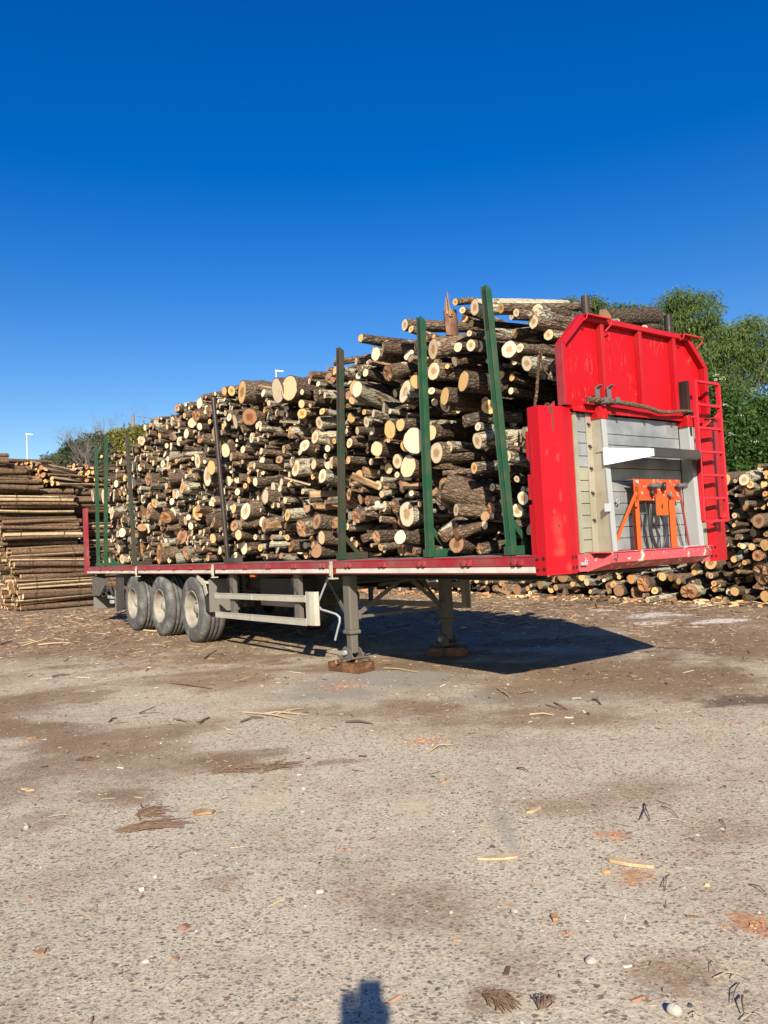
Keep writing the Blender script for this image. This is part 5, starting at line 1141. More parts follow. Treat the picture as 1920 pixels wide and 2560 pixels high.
# bundles on top whose cut ends face the camera: flattened, many thin split ends
def end_heap(pts, dist, label, seed, rsz_, n_, cols, lift=0):
    rgb = np.random.default_rng(seed); poly = [at(*z4(X, Y), dist) for X, Y in pts]
    xs_ = [p.x for p in poly]; zs_ = [p.z for p in poly]; root = empty('split_end_bundle', (sum(xs_) / len(xs_), dist, min(zs_))); tag(root, label, 'wood bundle', 'bundles of split chestnut poles stacked at the left')
    def inside(x, z):
        c = False; j = len(poly) - 1
        for i in range(len(poly)):
            if (poly[i].z > z) != (poly[j].z > z) and x < (poly[j].x - poly[i].x) * (z - poly[i].z) / (poly[j].z - poly[i].z) + poly[i].x: c = not c
            j = i
        return c
    placed = []; k = 0
    for t_ in range(6000):
        x = rgb.uniform(min(xs_), max(xs_)); z = rgb.uniform(min(zs_), max(zs_))
        if not inside(x, z): continue
        r = rsz_ * rgb.uniform(.75, 1.3)
        if any((x - a) ** 2 + (z - b) ** 2 < ((r + c) * .74) ** 2 for a, b, c in placed): continue
        placed.append((x, z, r))
        if len(placed) >= n_: break
    for (x, z, r) in placed:
        o = bpy.data.objects.new('split_pole', SPLM[rgb.integers(len(SPLM))]); COL.objects.link(o); o.parent = root
        s_ = r / .05; o.location = Vector((x, dist + rgb.uniform(-.06, .06), z)) - root.location
        o.rotation_euler = Vector((rgb.normal(0.18, .06), 1, rgb.normal(0, .05))).to_track_quat('X', 'Z').to_euler(); o.rotation_euler.rotate_axis('X', rgb.uniform(0, 6.28)); o.scale = (1.0, s_, s_ * rgb.uniform(.55, 1.0))
    return root
end_heap([(150, 495), (370, 480), (480, 540), (575, 640), (640, 720), (540, 735), (400, 690), (250, 610), (160, 590)], 22.55, 'sloping heap of split pole ends on top of the left stack below the street lamp', 31, .085, 150, 0)
end_heap([(660, 560), (780, 520), (1000, 545), (1005, 700), (900, 830), (740, 820), (620, 790), (650, 680)], 24.2, 'bundle of blocky split pole ends on top, left of the rear green stakes', 32, .095, 120, 0)
# loose strips over the second heap
for i, (a_, b_) in enumerate([((690, 560), (1000, 590)), ((720, 535), (930, 520)), ((700, 585), (980, 620)), ((820, 520), (1010, 560)), ((560, 610), (640, 600))]):
    P, Q = at(*z4(*a_), 24.1), at(*z4(*b_), 24.6); o = add_log(P, Q - P, .04, (Q - P).length, np.random.default_rng(60 + i), 's', 8, 5, 'loose_pole', 'bark_pole'); tag(o, f'loose pole lying {["low across the front", "at the very top", "across the middle", "slanting over the right side", "over the gap to the left"][i]} of the right heap of split ends', 'pole', 'loose poles on the heap')
# pale straps on that heap
o = MB().tube([at(*z4(700, 590), 24.0), at(*z4(790, 560), 23.95), at(*z4(880, 545), 24.0), at(*z4(830, 620), 24.0)], .012, 6).build('pale_strap', NT('pale_strap').set((.5, .45, .36), .6)); tag(o, 'pale twisted strap draped over the right heap of split ends', 'strap')
# long dark poles laid along the top
for i in range(6):
    P = l2w((-1.9 + .1 * i, 20.6 + i * .25, 4.45 + .02 * (i % 3))); o = add_log(P, tdir, .06, 2.6, np.random.default_rng(700 + i), 'p', 10, 5, 'top_pole', 'bark_pole'); tag(o, 'dark pole lying along the very top of the left stack', 'pole', 'dark poles lying along the top of the left stack')
# ================================================================ PLANTS
def m_leaf(name, c1, c2, tr=.35):
    t = NT(name); a = t.attr('rnd', 'Color'); c = t.mix(t.sep(a, 0), c1, c2)
    t.set(c, .55, 0, .25)
    tl = t.n('ShaderNodeBsdfTranslucent'); mx = t.n('ShaderNodeMixShader'); mx.inputs[0].default_value = tr
    t.l(t.mix(1.0, c, (1.3, 1.4, .7), 'MULTIPLY'), tl.inputs[0]); t.l(t.b.outputs[0], mx.inputs[1]); t.l(tl.outputs[0], mx.inputs[2]); t.l(mx.outputs[0], t.o.inputs[0])
    return t.m
MT['leaf_willow'] = m_leaf('willow_leaf', (.055, .10, .026), (.15, .205, .055)); MT['leaf_elder'] = m_leaf('elder_leaf', (.035, .085, .022), (.085, .15, .035))
MT['leaf_olive'] = m_leaf('olive_leaf', (.17, .17, .04), (.28, .26, .08)); MT['leaf_grey'] = m_leaf('grey_green_leaf', (.085, .10, .055), (.14, .15, .09)); MT['leaf_dark'] = m_leaf('dark_leaf', (.030, .050, .022), (.060, .085, .035))
MT['flower'] = NT('elder_flower').set((.7, .68, .55), .7)
t = NT('tree_bark'); o_ = t.obj(); MT['tbark'] = t.set(t.ramp(t.noise(o_, 8, 5, .7), [(.3, (.06, .05, .04)), (.7, (.18, .15, .12))]), .9)
t = NT('pale_twig'); o_ = t.obj(); MT['twig_grey'] = t.set(t.ramp(t.noise(o_, 8, 5, .7), [(.3, (.14, .12, .105)), (.7, (.26, .23, .21))]), .9)
def leaves(clusters, per, size, aspect, droop, seed, mat, parent, name='crown', spread=.5):
    """clusters: list of (centre, radius); leaf sized quads hung in sprays"""
    rgl = np.random.default_rng(seed); C = []; RND = []; DR = []
    for (c, r) in clusters:
        n = int(per * (r ** 2)) + 8; d = rgl.normal(size=(n, 3)); d /= np.linalg.norm(d, axis=1)[:, None]
        rad = r * rgl.random(n)[:, None] ** .45; p = np.array(c) + d * rad * np.array([1, 1, .8]); C.append(p); RND.append(np.clip(rgl.normal(.5, .22) + rgl.normal(0, .18, n), 0, 1)); DR.append(d)
    C = np.vstack(C); RND = np.concatenate(RND); D = np.vstack(DR); n = len(C)
    ax = rgl.normal(size=(n, 3)) * .6 + D * .5 + np.array([0, 0, -droop]); ax /= np.linalg.norm(ax, axis=1)[:, None]
    b = np.cross(ax, rgl.normal(size=(n, 3))); b /= np.linalg.norm(b, axis=1)[:, None]
    L = size * rgl.uniform(.6, 1.4, (n, 1)); Wd = L * aspect
    V = np.stack([C, C + ax * L * .5 + b * Wd * .5, C + ax * L, C + ax * L * .5 - b * Wd * .5], 1).reshape(-1, 3); F = np.arange(4 * n).reshape(n, 4)
    rn = np.repeat(np.stack([RND, RND, RND, np.ones(n)], -1), 4, 0)
    me = npmesh(name, V, F, MT[mat], attrs=dict(rnd=('FLOAT_COLOR', rn))); o = bpy.data.objects.new(name, me); COL.objects.link(o)
    if parent: o.parent = parent; o.matrix_parent_inverse = Matrix.Translation(-parent.location)
    return o
def blob_clusters(blobs, n, seed, rmin, rmax):
    rgc = np.random.default_rng(seed); out = []; tot = sum(b[1] * b[2] for b in blobs)
    for (c, rx, rz) in blobs:
        for i in range(max(3, int(n * rx * rz / tot))):
            d = rgc.normal(size=3); d /= np.linalg.norm(d); k = rgc.random() ** .38
            out.append(((c[0] + d[0] * rx * k, c[1] + d[1] * rx * .8 * k, c[2] + d[2] * rz * k), rgc.uniform(rmin, rmax)))
    return out
def trunk(base, blobs, r, parent, mat='tbark', nl=5, seed=0):
    rgt = np.random.default_rng(seed); mb = MB(); cx_ = sum(b[0][0] for b in blobs) / len(blobs); top = max(b[0][2] for b in blobs)
    b0 = Vector(base); pts = [b0, b0 + Vector((.1, 0, top * .25)), Vector((b0.x * .6 + cx_ * .4, b0.y, top * .5)), Vector((cx_, b0.y, top * .95))]
    mb.tube(pts, r, 8, rs=[r, r * .8, r * .6, r * .12]); o = mb.build('trunk', MT[mat], parent); o.matrix_parent_inverse = Matrix.Translation(-parent.location)
    mb = MB()
    for (c, rx, rz) in blobs:
        for j in range(nl):
            a = pts[1].lerp(pts[2], rgt.random()); e = Vector(c) + Vector((rgt.normal(0, rx * .5), rgt.normal(0, rx * .4), rgt.normal(0, rz * .5))); m_ = a.lerp(e, .5) + Vector((0, 0, rgt.uniform(.1, .5)))
            mb.tube([a, m_, e], r * .3, 5, rs=[r * .32, r * .2, r * .04])
    o = mb.build('limb', MT[mat], parent); o.matrix_parent_inverse = Matrix.Translation(-parent.location)
def blobs_px(lst, dist): # x, y, half width, half height in the photo
    out = []
    for X, Y, rx, ry in lst: c = at(X, Y, dist); out.append(((c.x, c.y, c.z), rx * dist / FPX, ry * dist / FPX))
    return out
def tree(name, label, cat, lst, dist, leafmat, ncl, per, size, asp, droop, seed, rmin=.35, rmax=.8, tr=.16, basex=None, mat='tbark'):
    bl = blobs_px(lst, dist); bx = basex if basex is not None else sum(b[0][0] for b in bl) / len(bl)
    root = empty(name, (bx, dist, 0)); tag(root, label, cat)
    trunk((bx, dist, 0), bl, tr, root, mat, seed=seed)
    leaves(blob_clusters(bl, ncl, seed, rmin, rmax), per, size, asp, droop, seed, leafmat, root)
    return root
bpy.context.view_layer.update()
tree('willow_tree', 'tall feathery green tree rising behind the headboard ladder', 'tree', [(1745, 790, 75, 62), (1700, 760, 55, 35), (1790, 850, 70, 70), (1740, 900, 70, 90), (1850, 860, 55, 50), (1890, 840, 50, 50), (1860, 930, 70, 50), (1670, 800, 45, 40), (1800, 960, 80, 60), (1950, 900, 70, 90), (1700, 850, 60, 60)], 26, 'leaf_willow', 470, 700, .16, .18, 1.1, 41, .2, .46, .14)
tree('green_bush_tree', 'dense green elder bush with pale flower heads above the right log stack', 'bush', [(1800, 1050, 70, 80), (1860, 1090, 60, 80), (1780, 1120, 60, 80), (1830, 1150, 80, 60), (1920, 1120, 60, 60), (1905, 1170, 60, 60), (1760, 1000, 45, 60), (1960, 1150, 60, 70), (1700, 1100, 60, 90)], 21.5, 'leaf_elder', 520, 800, .13, .42, .2, 42, .2, .42, .1)
root = bpy.data.objects['green_bush_tree']; mb = MB(); rgf = np.random.default_rng(8)
for X, Y in ((1742, 944), (1752, 948), (1788, 937), (1808, 945), (1812, 1012), (1830, 1085), (1792, 950), (1700 + 15, 1100), (1850, 1040), (1885, 1105), (1748, 1000)):
    c = at(X, Y, 20.75)
    for k in range(14): p = c + Vector((rgf.normal(0, .06), rgf.normal(0, .05), rgf.normal(0, .02))); mb.box(p - Vector((.009, .009, .004)), p + Vector((.009, .009, .004)))
fo = mb.build('flower_head', MT['flower'], root); fo.matrix_parent_inverse = Matrix.Translation(-root.location)
tree('far_willow_tree', 'top of a feathery green tree just behind the left dark tube of the headboard', 'tree', [(1425, 762, 28, 15), (1483, 766, 24, 18), (1405, 775, 16, 10), (1460, 800, 30, 14)], 34, 'leaf_willow', 60, 420, .22, .2, .9, 43, .22, .42, .12)
tree('far_willow_tree', 'low top of a feathery green tree between the two dark tubes of the headboard', 'tree', [(1555, 778, 30, 17), (1590, 785, 18, 14), (1540, 800, 26, 12)], 34, 'leaf_willow', 60, 420, .22, .2, .9, 44, .22, .42, .12)
tree('young_tree', 'thin leaved tree at the right edge low behind the bush', 'tree', [(1900, 1010, 30, 30), (1930, 1040, 40, 40), (1890, 1060, 40, 30)], 24, 'leaf_elder', 60, 420, .14, .4, .3, 45, .2, .45, .07)
# left: a bushy slope climbing to the right
hv = []; hf = []
nxh, nyh = 40, 8
for j in range(nyh):
    for i in range(nxh):
        x = -46 + i * 1.6; y = 50 + j * 4; h = np.interp(x, [-46, -38, -33, -27, -18, 20], [.0, .3, 1.6, 3.2, 3.8, 2.0]) * min(1, j / 2.5) + .25 * float(fbm(np.array(x * .4), np.array(y * .4), 5)) * (j > 0); hv.append((x, y, h - .1))
for j in range(nyh - 1):
    for i in range(nxh - 1): a = j * nxh + i; hf.append((a, a + 1, a + nxh + 1, a + nxh))
t = NT('scrub_soil'); o_ = t.obj(); m_ = t.set(t.ramp(t.noise(o_, .8, 6, .7), [(.3, (.03, .035, .015)), (.7, (.09, .085, .04))]), .95)
mb = MB(); mb.add(hv, hf, 0, True); o = mb.build('hillside', m_, recalc=False); tag(o, kind='structure')
tree('olive_bush_tree', 'olive green bushy tree on the slope right of the rear green stakes', 'tree', [(345, 1120, 38, 42), (310, 1110, 30, 30), (295, 1135, 32, 45), (365, 1090, 20, 22), (335, 1160, 45, 40), (290, 1180, 30, 30)], 52, 'leaf_olive', 330, 190, .28, .4, .2, 46, .45, .95, .15)
tree('grey_bush_tree', 'rounded grey green bushy tree seen behind the rear stakes', 'tree', [(238, 1118, 28, 24), (225, 1140, 28, 28), (255, 1150, 25, 30), (205, 1160, 26, 22), (235, 1175, 40, 25)], 50, 'leaf_grey', 260, 190, .24, .3, .2, 47, .4, .8, .12, mat='twig_grey')
tree('dark_pine_tree', 'dark green tree with ragged top on the left of the slope', 'tree', [(185, 1125, 18, 14), (180, 1145, 24, 18), (165, 1162, 30, 14), (195, 1160, 22, 18)], 47, 'leaf_dark', 190, 200, .24, .22, .1, 48, .35, .7, .1)
tree('low_bush', 'low grey bush at the left foot of the slope above the stack', 'bush', [(150, 1160, 20, 14), (130, 1165, 18, 9), (120, 1152, 10, 6), (160, 1175, 40, 10)], 46, 'leaf_grey', 120, 200, .22, .3, .1, 49, .3, .6, .06, mat='twig_grey')
tree('green_sprig_tree', 'tip of a green tree peeping over the stack at the left edge', 'tree', [(4, 1146, 8, 5), (0, 1150, 6, 6)], 45, 'leaf_dark', 10, 160, .2, .3, .1, 52, .2, .35, .05)
# bare branched trees
def bare(label, X, Ytop, Ybase, dist, seed, spread, cnt=9):
    rgt = np.random.default_rng(seed); b0 = at(X, Ybase, dist); tp = at(X, Ytop, dist); H = tp.z - b0.z
    root = empty('bare_tree', (b0.x, dist, max(b0.z - 2, 0))); tag(root, label, 'tree', 'leafless trees on the slope')
    mb = MB(); tw = MB()
    def grow(p, d, L, r, lev):
        q = p + d * L; m_ = (p + q) / 2 + Vector((rgt.normal(0, L * .06), 0, rgt.normal(0, L * .04)))
        (mb if lev < 2 else tw).tube([p, m_, q], r, 5 if lev < 2 else 3, rs=[r, r * .8, r * .55], cap=False)
        if lev >= 5: return
        for k in range(3 if lev < 4 else 2):
            nd = (d + Vector((rgt.normal(0, spread), rgt.normal(0, spread * .8), rgt.normal(.12, spread * .5)))).normalized(); grow(p.lerp(q, rgt.uniform(.55, 1)), nd, L * rgt.uniform(.55, .8), r * .58, lev + 1)
    for k in range(3): grow(b0 + Vector((rgt.normal(0, .3), 0, -1.5)), Vector((rgt.normal(0, .35), rgt.normal(0, .2), 1)).normalized(), H * .5 + .6, .035 + .02 * rgt.random(), 0)
    for mbb, nm in ((mb, 'trunk'), (tw, 'twigs')):
        o = mbb.build(nm, MT['twig_grey'], root, recalc=False); o.matrix_parent_inverse = Matrix.Translation(-root.location)
bare('leafless grey tree standing highest on the slope above the rear stakes', 288, 1035, 1130, 53, 61, .5)
bare('leafless grey tree between the highest one and the rounded bush', 252, 1068, 1150, 51, 62, .5)
bare('small leafless tree left of the dark green tree on the slope', 158, 1118, 1170, 47, 63, .55)
bare('pale leafless stems in front of the grey bush beside the rear stakes', 232, 1110, 1170, 46, 64, .35)
bare('leafless crown over the dark green tree on the slope', 196, 1098, 1150, 49, 65, .5)
# utility pole and its cable
m_pole = NT('pole_grey').set((.20, .18, .17), .8); m_lamp = NT('lamp_metal').set((.55, .57, .58), .45, .3)
def wobj(name, mb, mat, label, cat, group=None): o = mb.build(name, mat); tag(o, label, cat, group); return o
root = empty('utility_pole', (at(332, 1090, 56).x, 56, 0)); tag(root, 'wooden utility pole with a stay rising from the bush on the slope', 'pole')
a, b = at(331, 1100, 56), at(332, 1038, 56); up = MB().tube([(a.x, 56, 0), b], .13, 8, rs=[.16, .12]).build('post', m_pole, root); up.matrix_parent_inverse = Matrix.Translation(-root.location)
o = MB().tube([at(326, 1068, 56), at(330, 1046, 56)], .03, 5).build('stay', m_pole, root); o.matrix_parent_inverse = Matrix.Translation(-root.location)
o = MB().tube([at(333, 1039, 56), at(360, 1043, 55), at(400, 1050, 53), at(500, 1062, 50)], .02, 4).build('cable', m_pole, root); o.matrix_parent_inverse = Matrix.Translation(-root.location)
def lamp(X, Yt, Yb, dist, arm, label):
    p = at(X, Yt, dist); q = at(X + 1, Yb, dist); root = empty('street_lamp', (p.x, dist, 0)); tag(root, label, 'street lamp', 'street lamps beyond the yard')
    k = dist / FPX
    for nm, mb, m_ in (('pole', MB().tube([(q.x, dist, 0), p], 2.0 * k, 8, rs=[2.3 * k, 1.7 * k]), m_lamp), ('arm', MB().tube([p, p + Vector((arm * .35 * k, 0, .4 * k))], 1.4 * k, 6), m_lamp), ('lamp_head', MB().bar(p + Vector((-1.5 * k, 0, .8 * k)), p + Vector((arm * k, 0, -1.2 * k)), 5 * k, 4.2 * k, w2=3 * k, h2=1.6 * k), m_lamp)):
        o = mb.build(nm, m_, root); o.matrix_parent_inverse = Matrix.Translation(-root.location)
lamp(67, 1086, 1160, 60, 17, 'grey street lamp standing alone above the left wood stack')
lamp(690, 928, 960, 48, 19, 'street lamp whose head peeps over the middle of the load')
# overhead cables at the right edge
o = MB().tube([at(1875, 985, 30), at(1925, 955, 30), at(2100, 880, 31)], .012, 4).tube([at(1880, 970, 30), at(1925, 950, 30), at(2100, 870, 31)], .012, 4).build('overhead_cable', m_lamp); tag(o, 'pale overhead cables running out of the tree at the right edge', 'cable')
# bird
bp = at(1267, 91, 70); k = 70 / FPX
mb = MB().lathe(bp, (1, 0, -.2), [(-3 * k, 0), (-1.5 * k, .9 * k), (1 * k, 1.1 * k), (2.5 * k, .6 * k), (3.4 * k, 0)], 8)
mb.add([bp + Vector((-1 * k, 0, 0)), bp + Vector((1.2 * k, 0, 0)), bp + Vector((-.5 * k, 3 * k, 4 * k)), bp + Vector((-1.2 * k, 2.6 * k, 3.8 * k))], [(0, 1, 2, 3)]).add([bp + Vector((-1 * k, 0, 0)), bp + Vector((1.2 * k, 0, 0)), bp + Vector((-1.0 * k, -3 * k, 2.5 * k)), bp + Vector((-1.6 * k, -2.6 * k, 2.3 * k))], [(0, 3, 2, 1)])
wobj('bird', mb, MT['hole'], 'tiny dark bird flying high in the blue sky', 'bird')

# ================================================================ LITTER ON THE GROUND
def scatter(name, label, cat, N, area, dens, sizef, mats, seed, shape, colf):
    rgq = np.random.default_rng(seed); x = rgq.uniform(area[0], area[1], N); y = area[2] + (area[3] - area[2]) * rgq.random(N) ** 1.0
    keep = rgq.random(N) < dens(x, y); x, y = x[keep], y[keep]; n = len(x); z = gz(x, y)
    l, w_, h_ = sizef(rgq, n, y); a = rgq.uniform(0, np.pi, n); tilt = rgq.normal(0, .12, n)
    if shape == 'pebble':
        th = np.linspace(0, 2 * np.pi, 7)[:-1]; base = [(np.cos(t_), np.sin(t_), 0.) for t_ in th] + [(.55 * np.cos(t_ + .5), .55 * np.sin(t_ + .5), 1.) for t_ in th[::2]]; base = np.array(base)
        F = [(0, 1, 6), (1, 2, 6), (2, 3, 7), (3, 4, 7), (4, 5, 8), (5, 0, 8), (2, 7, 6), (4, 8, 7), (0, 6, 8), (6, 7, 8)]
    else:
        base = np.array([(-1, -1, 0), (1, -.7, 0), (1, .7, 0), (-1, 1, 0), (-.9, -.6, 1), (.8, -.5, 1), (.8, .5, 1), (-.9, .6, 1)], float); F = [(0, 1, 5), (0, 5, 4), (1, 2, 6), (1, 6, 5), (2, 3, 7), (2, 7, 6), (3, 0, 4), (3, 4, 7), (4, 5, 6), (4, 6, 7)]
    J = rgq.normal(0, .12, (n, len(base), 3)); V = base[None] + J; V = V * np.stack([l, w_, h_], -1)[:, None, :] * np.array([.5, .5, 1])
    V[:, :, 2] += V[:, :, 0] * tilt[:, None] + np.abs(l * .5 * tilt)[:, None] * .8 - .001
    ca, sa = np.cos(a)[:, None], np.sin(a)[:, None]; X = V[:, :, 0] * ca - V[:, :, 1] * sa + x[:, None]; Y = V[:, :, 0] * sa + V[:, :, 1] * ca + y[:, None]
    VV = np.stack([X, Y, V[:, :, 2] + z[:, None]], -1).reshape(-1, 3); k = len(base); FF = (np.array(F)[None] + (np.arange(n) * k)[:, None, None]).reshape(-1, 3)
    col = colf(rgq, n, x, y); me = npmesh(name, VV, FF, mats, attrs=dict(tint=('FLOAT_COLOR', np.repeat(np.hstack([col, np.ones((n, 1))]), k, 0))))
    o = bpy.data.objects.new(name, me); COL.objects.link(o); tag(o, label, cat, kind='stuff'); return o
t = NT('litter'); MT['litter'] = t.set(t.attr('tint', 'Color'), .85, 0, .2)
def pick(pal, p):
    pal = np.array(pal)
    return lambda g_, n, x, y: pal[g_.choice(len(pal), n, p=p)] * g_.uniform(.8, 1.2, (n, 1))
infr = lambda x, y: np.clip((np.abs(x) < y * .56 + .3).astype(float), 0, 1)
scatter('gravel', 'small loose stones set in and lying on the worn concrete', 'gravel', 26000, (-4.5, 4.5, 1.9, 8.5), lambda x, y: infr(x, y) * (.75 - .5 * patch_mask(x, y, 'dirt')) * np.clip(2.6 / y, 0, 1) ** .5,
        lambda g_, n, y: ((lambda s: (s, s * g_.uniform(.5, .85, n), s * .22))(.007 * np.exp(g_.normal(.2, .42, n)))), MT['litter'], 21, 'pebble', pick([(.07, .068, .07), (.14, .13, .12), (.30, .26, .21), (.42, .39, .34), (.22, .13, .09), (.40, .34, .24)], [.24, .20, .28, .10, .10, .08]))
dd_ = lambda x, y: np.clip(.30 + .7 * patch_mask(x, y, 'dirt') + .5 * np.clip((y - 8) / 5, 0, 1), 0, 1)
scatter('wood_chips', 'pale wood chips and bark crumbs strewn over the yard', 'wood chips', 62000, (-13, 11, 2.2, 21), lambda x, y: (np.abs(x) < y * .56 + .5) * dd_(x, y),
        lambda g_, n, y: ((lambda s: (s, s * g_.uniform(.18, .5, n), s * .10))(.010 * np.exp(g_.normal(0, .5, n)) * (1 + y * .09))), MT['litter'], 22, 'chip', pick([(.52, .40, .25), (.34, .18, .10), (.15, .09, .055), (.07, .045, .03), (.62, .54, .40)], [.13, .27, .32, .22, .06]))
scatter('bark_strips', 'thin dark and straw coloured bark strips lying over the dirt', 'bark litter', 42000, (-13, 11, 2.4, 22), lambda x, y: (np.abs(x) < y * .56 + .5) * dd_(x, y) ** 1.2,
        lambda g_, n, y: ((lambda s: (s, s * .07, s * .03))(.045 * np.exp(g_.normal(0, .5, n)) * np.clip(y / 7, .6, 2.2))), MT['litter'], 23, 'chip', pick([(.50, .38, .22), (.16, .10, .065), (.08, .05, .035), (.28, .17, .10)], [.2, .3, .3, .2]))
# sawdust crumbs in the orange patches
scatter('sawdust_crumbs', 'orange bark crumbs heaped in rusty patches on the ground', 'sawdust', 90000, (-3.5, 4.2, 2.2, 8.2), lambda x, y: np.clip(patch_mask(x, y, 'saw') * .9 - .08, 0, 1),
        lambda g_, n, y: ((lambda s: (s, s * g_.uniform(.4, .9, n), s * .35))(.008 * np.exp(g_.normal(0, .5, n)))), MT['litter'], 24, 'chip', pick([(.50, .23, .10), (.38, .15, .07), (.22, .09, .05), (.62, .38, .2)], [.4, .3, .15, .15]))
# litter at the foot of the yard stack
scatter('stack_litter', 'torn bark and slivers along the foot of the log stack', 'bark litter', 9000, (-2, 9, 12, 24), lambda x, y: (np.abs(((x - TPX) * TV[0] + (y - TPY) * TV[1]) - 8.9) < .55) * 1.0,
        lambda g_, n, y: ((lambda s: (s, s * .3, s * .2))(.09 * np.exp(g_.normal(0, .5, n)))), MT['litter'], 25, 'chip', pick([(.52, .36, .18), (.2, .12, .07), (.08, .05, .035), (.38, .2, .1)], [.25, .3, .25, .2]))
# single sticks, slabs and stones one can point to
mst = [NT('stick_' + n_).set(c_, .8) for n_, c_ in (('pale', (.40, .30, .18)), ('brown', (.17, .105, .065)), ('dark', (.09, .062, .045)))]
def stick(pts, r, mi, label, name='stick', cat='stick', group=None, fork=None):
    P = [gnd(X, Y) + Vector((0, 0, r * .9 + (.012 if 0 < i < len(pts) - 1 else 0))) for i, (X, Y) in enumerate(pts)]
    if P[0].y < 5.2: r = r * .42
    mb = MB().tube(P, r, 7, rs=[r * (1 - .5 * i / (len(P) - 1)) for i in range(len(P))])
    if fork: a = P[1]; mb.tube([a, gnd(*fork) + Vector((0, 0, r * 2))], r * .6, 6)
    o = mb.build(name, mst[mi]); tag(o, label, cat, group); return o
K = 1.1573
F1 = lambda x, y: (x / 1.728, 1500 + y / 1.728); F2 = lambda x, y: (960 + x / 1.728, 1500 + y / 1.728); F3 = lambda x, y: (x / 1.728, 2000 + y / 1.728); F4 = lambda x, y: (960 + x / 1.728, 2000 + y / 1.728)
stick([F1(1050, 488), F1(1180, 505), F1(1275, 522)], .009, 0, 'long pale stick in the middle of the stick cluster left of centre')
stick([F1(1120, 497), F1(1200, 492), F1(1330, 500)], .008, 0, 'straight straw coloured stick crossing the top of the stick cluster')
stick([F1(1040, 532), F1(1090, 516), F1(1140, 512)], .009, 2, 'dark stick at the left end of the stick cluster')
stick([F1(1190, 498), F1(1245, 485), F1(1310, 470)], .007, 0, 'pale twig pointing up right from the stick cluster')
stick([F1(735, 360), F1(820, 374), F1(918, 386)], .012, 1, 'brown branch lying on the dirt ahead of the front wheel')
stick([F1(880, 258), F1(905, 240), F1(936, 220)], .010, 2, 'dark forked branch on the dirt right of the front wheel', fork=F1(990, 232))
stick([F1(862, 538), F1(880, 527), F1(905, 510)], .009, 2, 'short dark stick left of the stick cluster')
stick([F1(750, 520), F1(780, 526), F1(808, 532)], .009, 1, 'short brown stick far left of the stick cluster')
stick([F1(470, 532), F1(485, 522), F1(503, 513)], .009, 2, 'small dark stick alone at the left on the pale concrete')
stick([F1(225, 334), F1(260, 330), F1(300, 325)], .012, 2, 'dark stick at the left, in front of the left wood stack')
stick([F1(1495, 532), F1(1550, 534), F1(1610, 540)], .010, 2, 'dark stick right of the stick cluster near the middle')
stick([F1(165, 196), F1(240, 192), F1(305, 188)], .015, 0, 'pale stick by the left stack, left of the rear wheel')
stick([F1(0, 196), F1(25, 190), F1(52, 181)], .015, 2, 'dark stick at the left edge by the left stack')
stick([F2(490, 385), F2(525, 410), F2(545, 422)], .009, 0, 'pale thin stick just right of the tip of the trailer shadow')
stick([F2(0, 296), F2(70, 305), F2(152, 316)], .008, 0, 'long straw stalk lying right of the near leg blocks')
stick([F2(580, 408), F2(620, 402), F2(655, 398)], .009, 1, 'brown twig lying below the corner of the trailer shadow')
stick([F2(900, 434), F2(920, 440), F2(938, 456)], .009, 2, 'short dark bent stick on the grey patch right of centre')
stick([F2(630, 498), F2(690, 500), F2(735, 502)], .008, 0, 'straw stalk on the grey patch right of centre')
stick([F2(735, 446), F2(765, 465), F2(795, 478)], .007, 1, 'brown twig in the twig cluster right of centre')
stick([F2(700, 455), F2(745, 472), F2(780, 476)], .006, 1, 'fine twig crossing the twig cluster right of centre')
stick([F2(195, 662), F2(240, 640), F2(285, 628)], .012, 0, 'pale branched stick beside the orange crumbs in the middle', fork=F2(300, 632))
stick([F2(575, 733), F2(600, 740), F2(625, 747)], .012, 2, 'short thick dark stick on the pale concrete right of centre')
stick([F3(210, 76), F3(270, 75), F3(330, 72)], .005, 0, 'thin pale stalk on the dirt at the lower left')
stick([F3(770, 240), F3(820, 226), F3(872, 217)], .005, 1, 'curved brown twig on the pebbly concrete left of centre')
stick([F4(1125, 22), F4(1132, 50), F4(1105, 92)], .010, 2, 'dark knobbly forked branch at right in the foreground', fork=F4(1150, 92))
stick([F4(1200, 30), F4(1240, 55), F4(1275, 84)], .006, 2, 'thin dark twig right of the knobbly forked branch')
stick([F4(1190, 96), F4(1260, 94), F4(1330, 108)], .005, 0, 'thin pale twig below the knobbly forked branch')
stick([F4(1335, 108), F4(1370, 96), F4(1410, 105)], .005, 0, 'pale forked twig at the right of the knobbly branch', fork=F4(1375, 82))
stick([F4(1450, 90), F4(1462, 105), F4(1480, 126)], .006, 2, 'dark straight twig at the far right of the knobbly branch')
stick([F4(1580, 370), F4(1620, 392), F4(1659, 418)], .007, 1, 'brown twig running out at the right edge')
stick([F4(1235, 325), F4(1222, 350), F4(1195, 380)], .005, 2, 'dark upright twig beside the orange crumbs at right', fork=F4(1215, 392))
stick([F4(1535, 795), F4(1520, 840), F4(1502, 885)], .005, 2, 'dark thin stick near the lower right corner')
stick([F4(1550, 855), F4(1548, 895), F4(1555, 935)], .008, 2, 'thick dark strip of bark near the lower right corner')
stick([F4(1425, 772), F4(1485, 765), F4(1545, 762)], .004, 0, 'straw stalk in the straw patch at lower right')
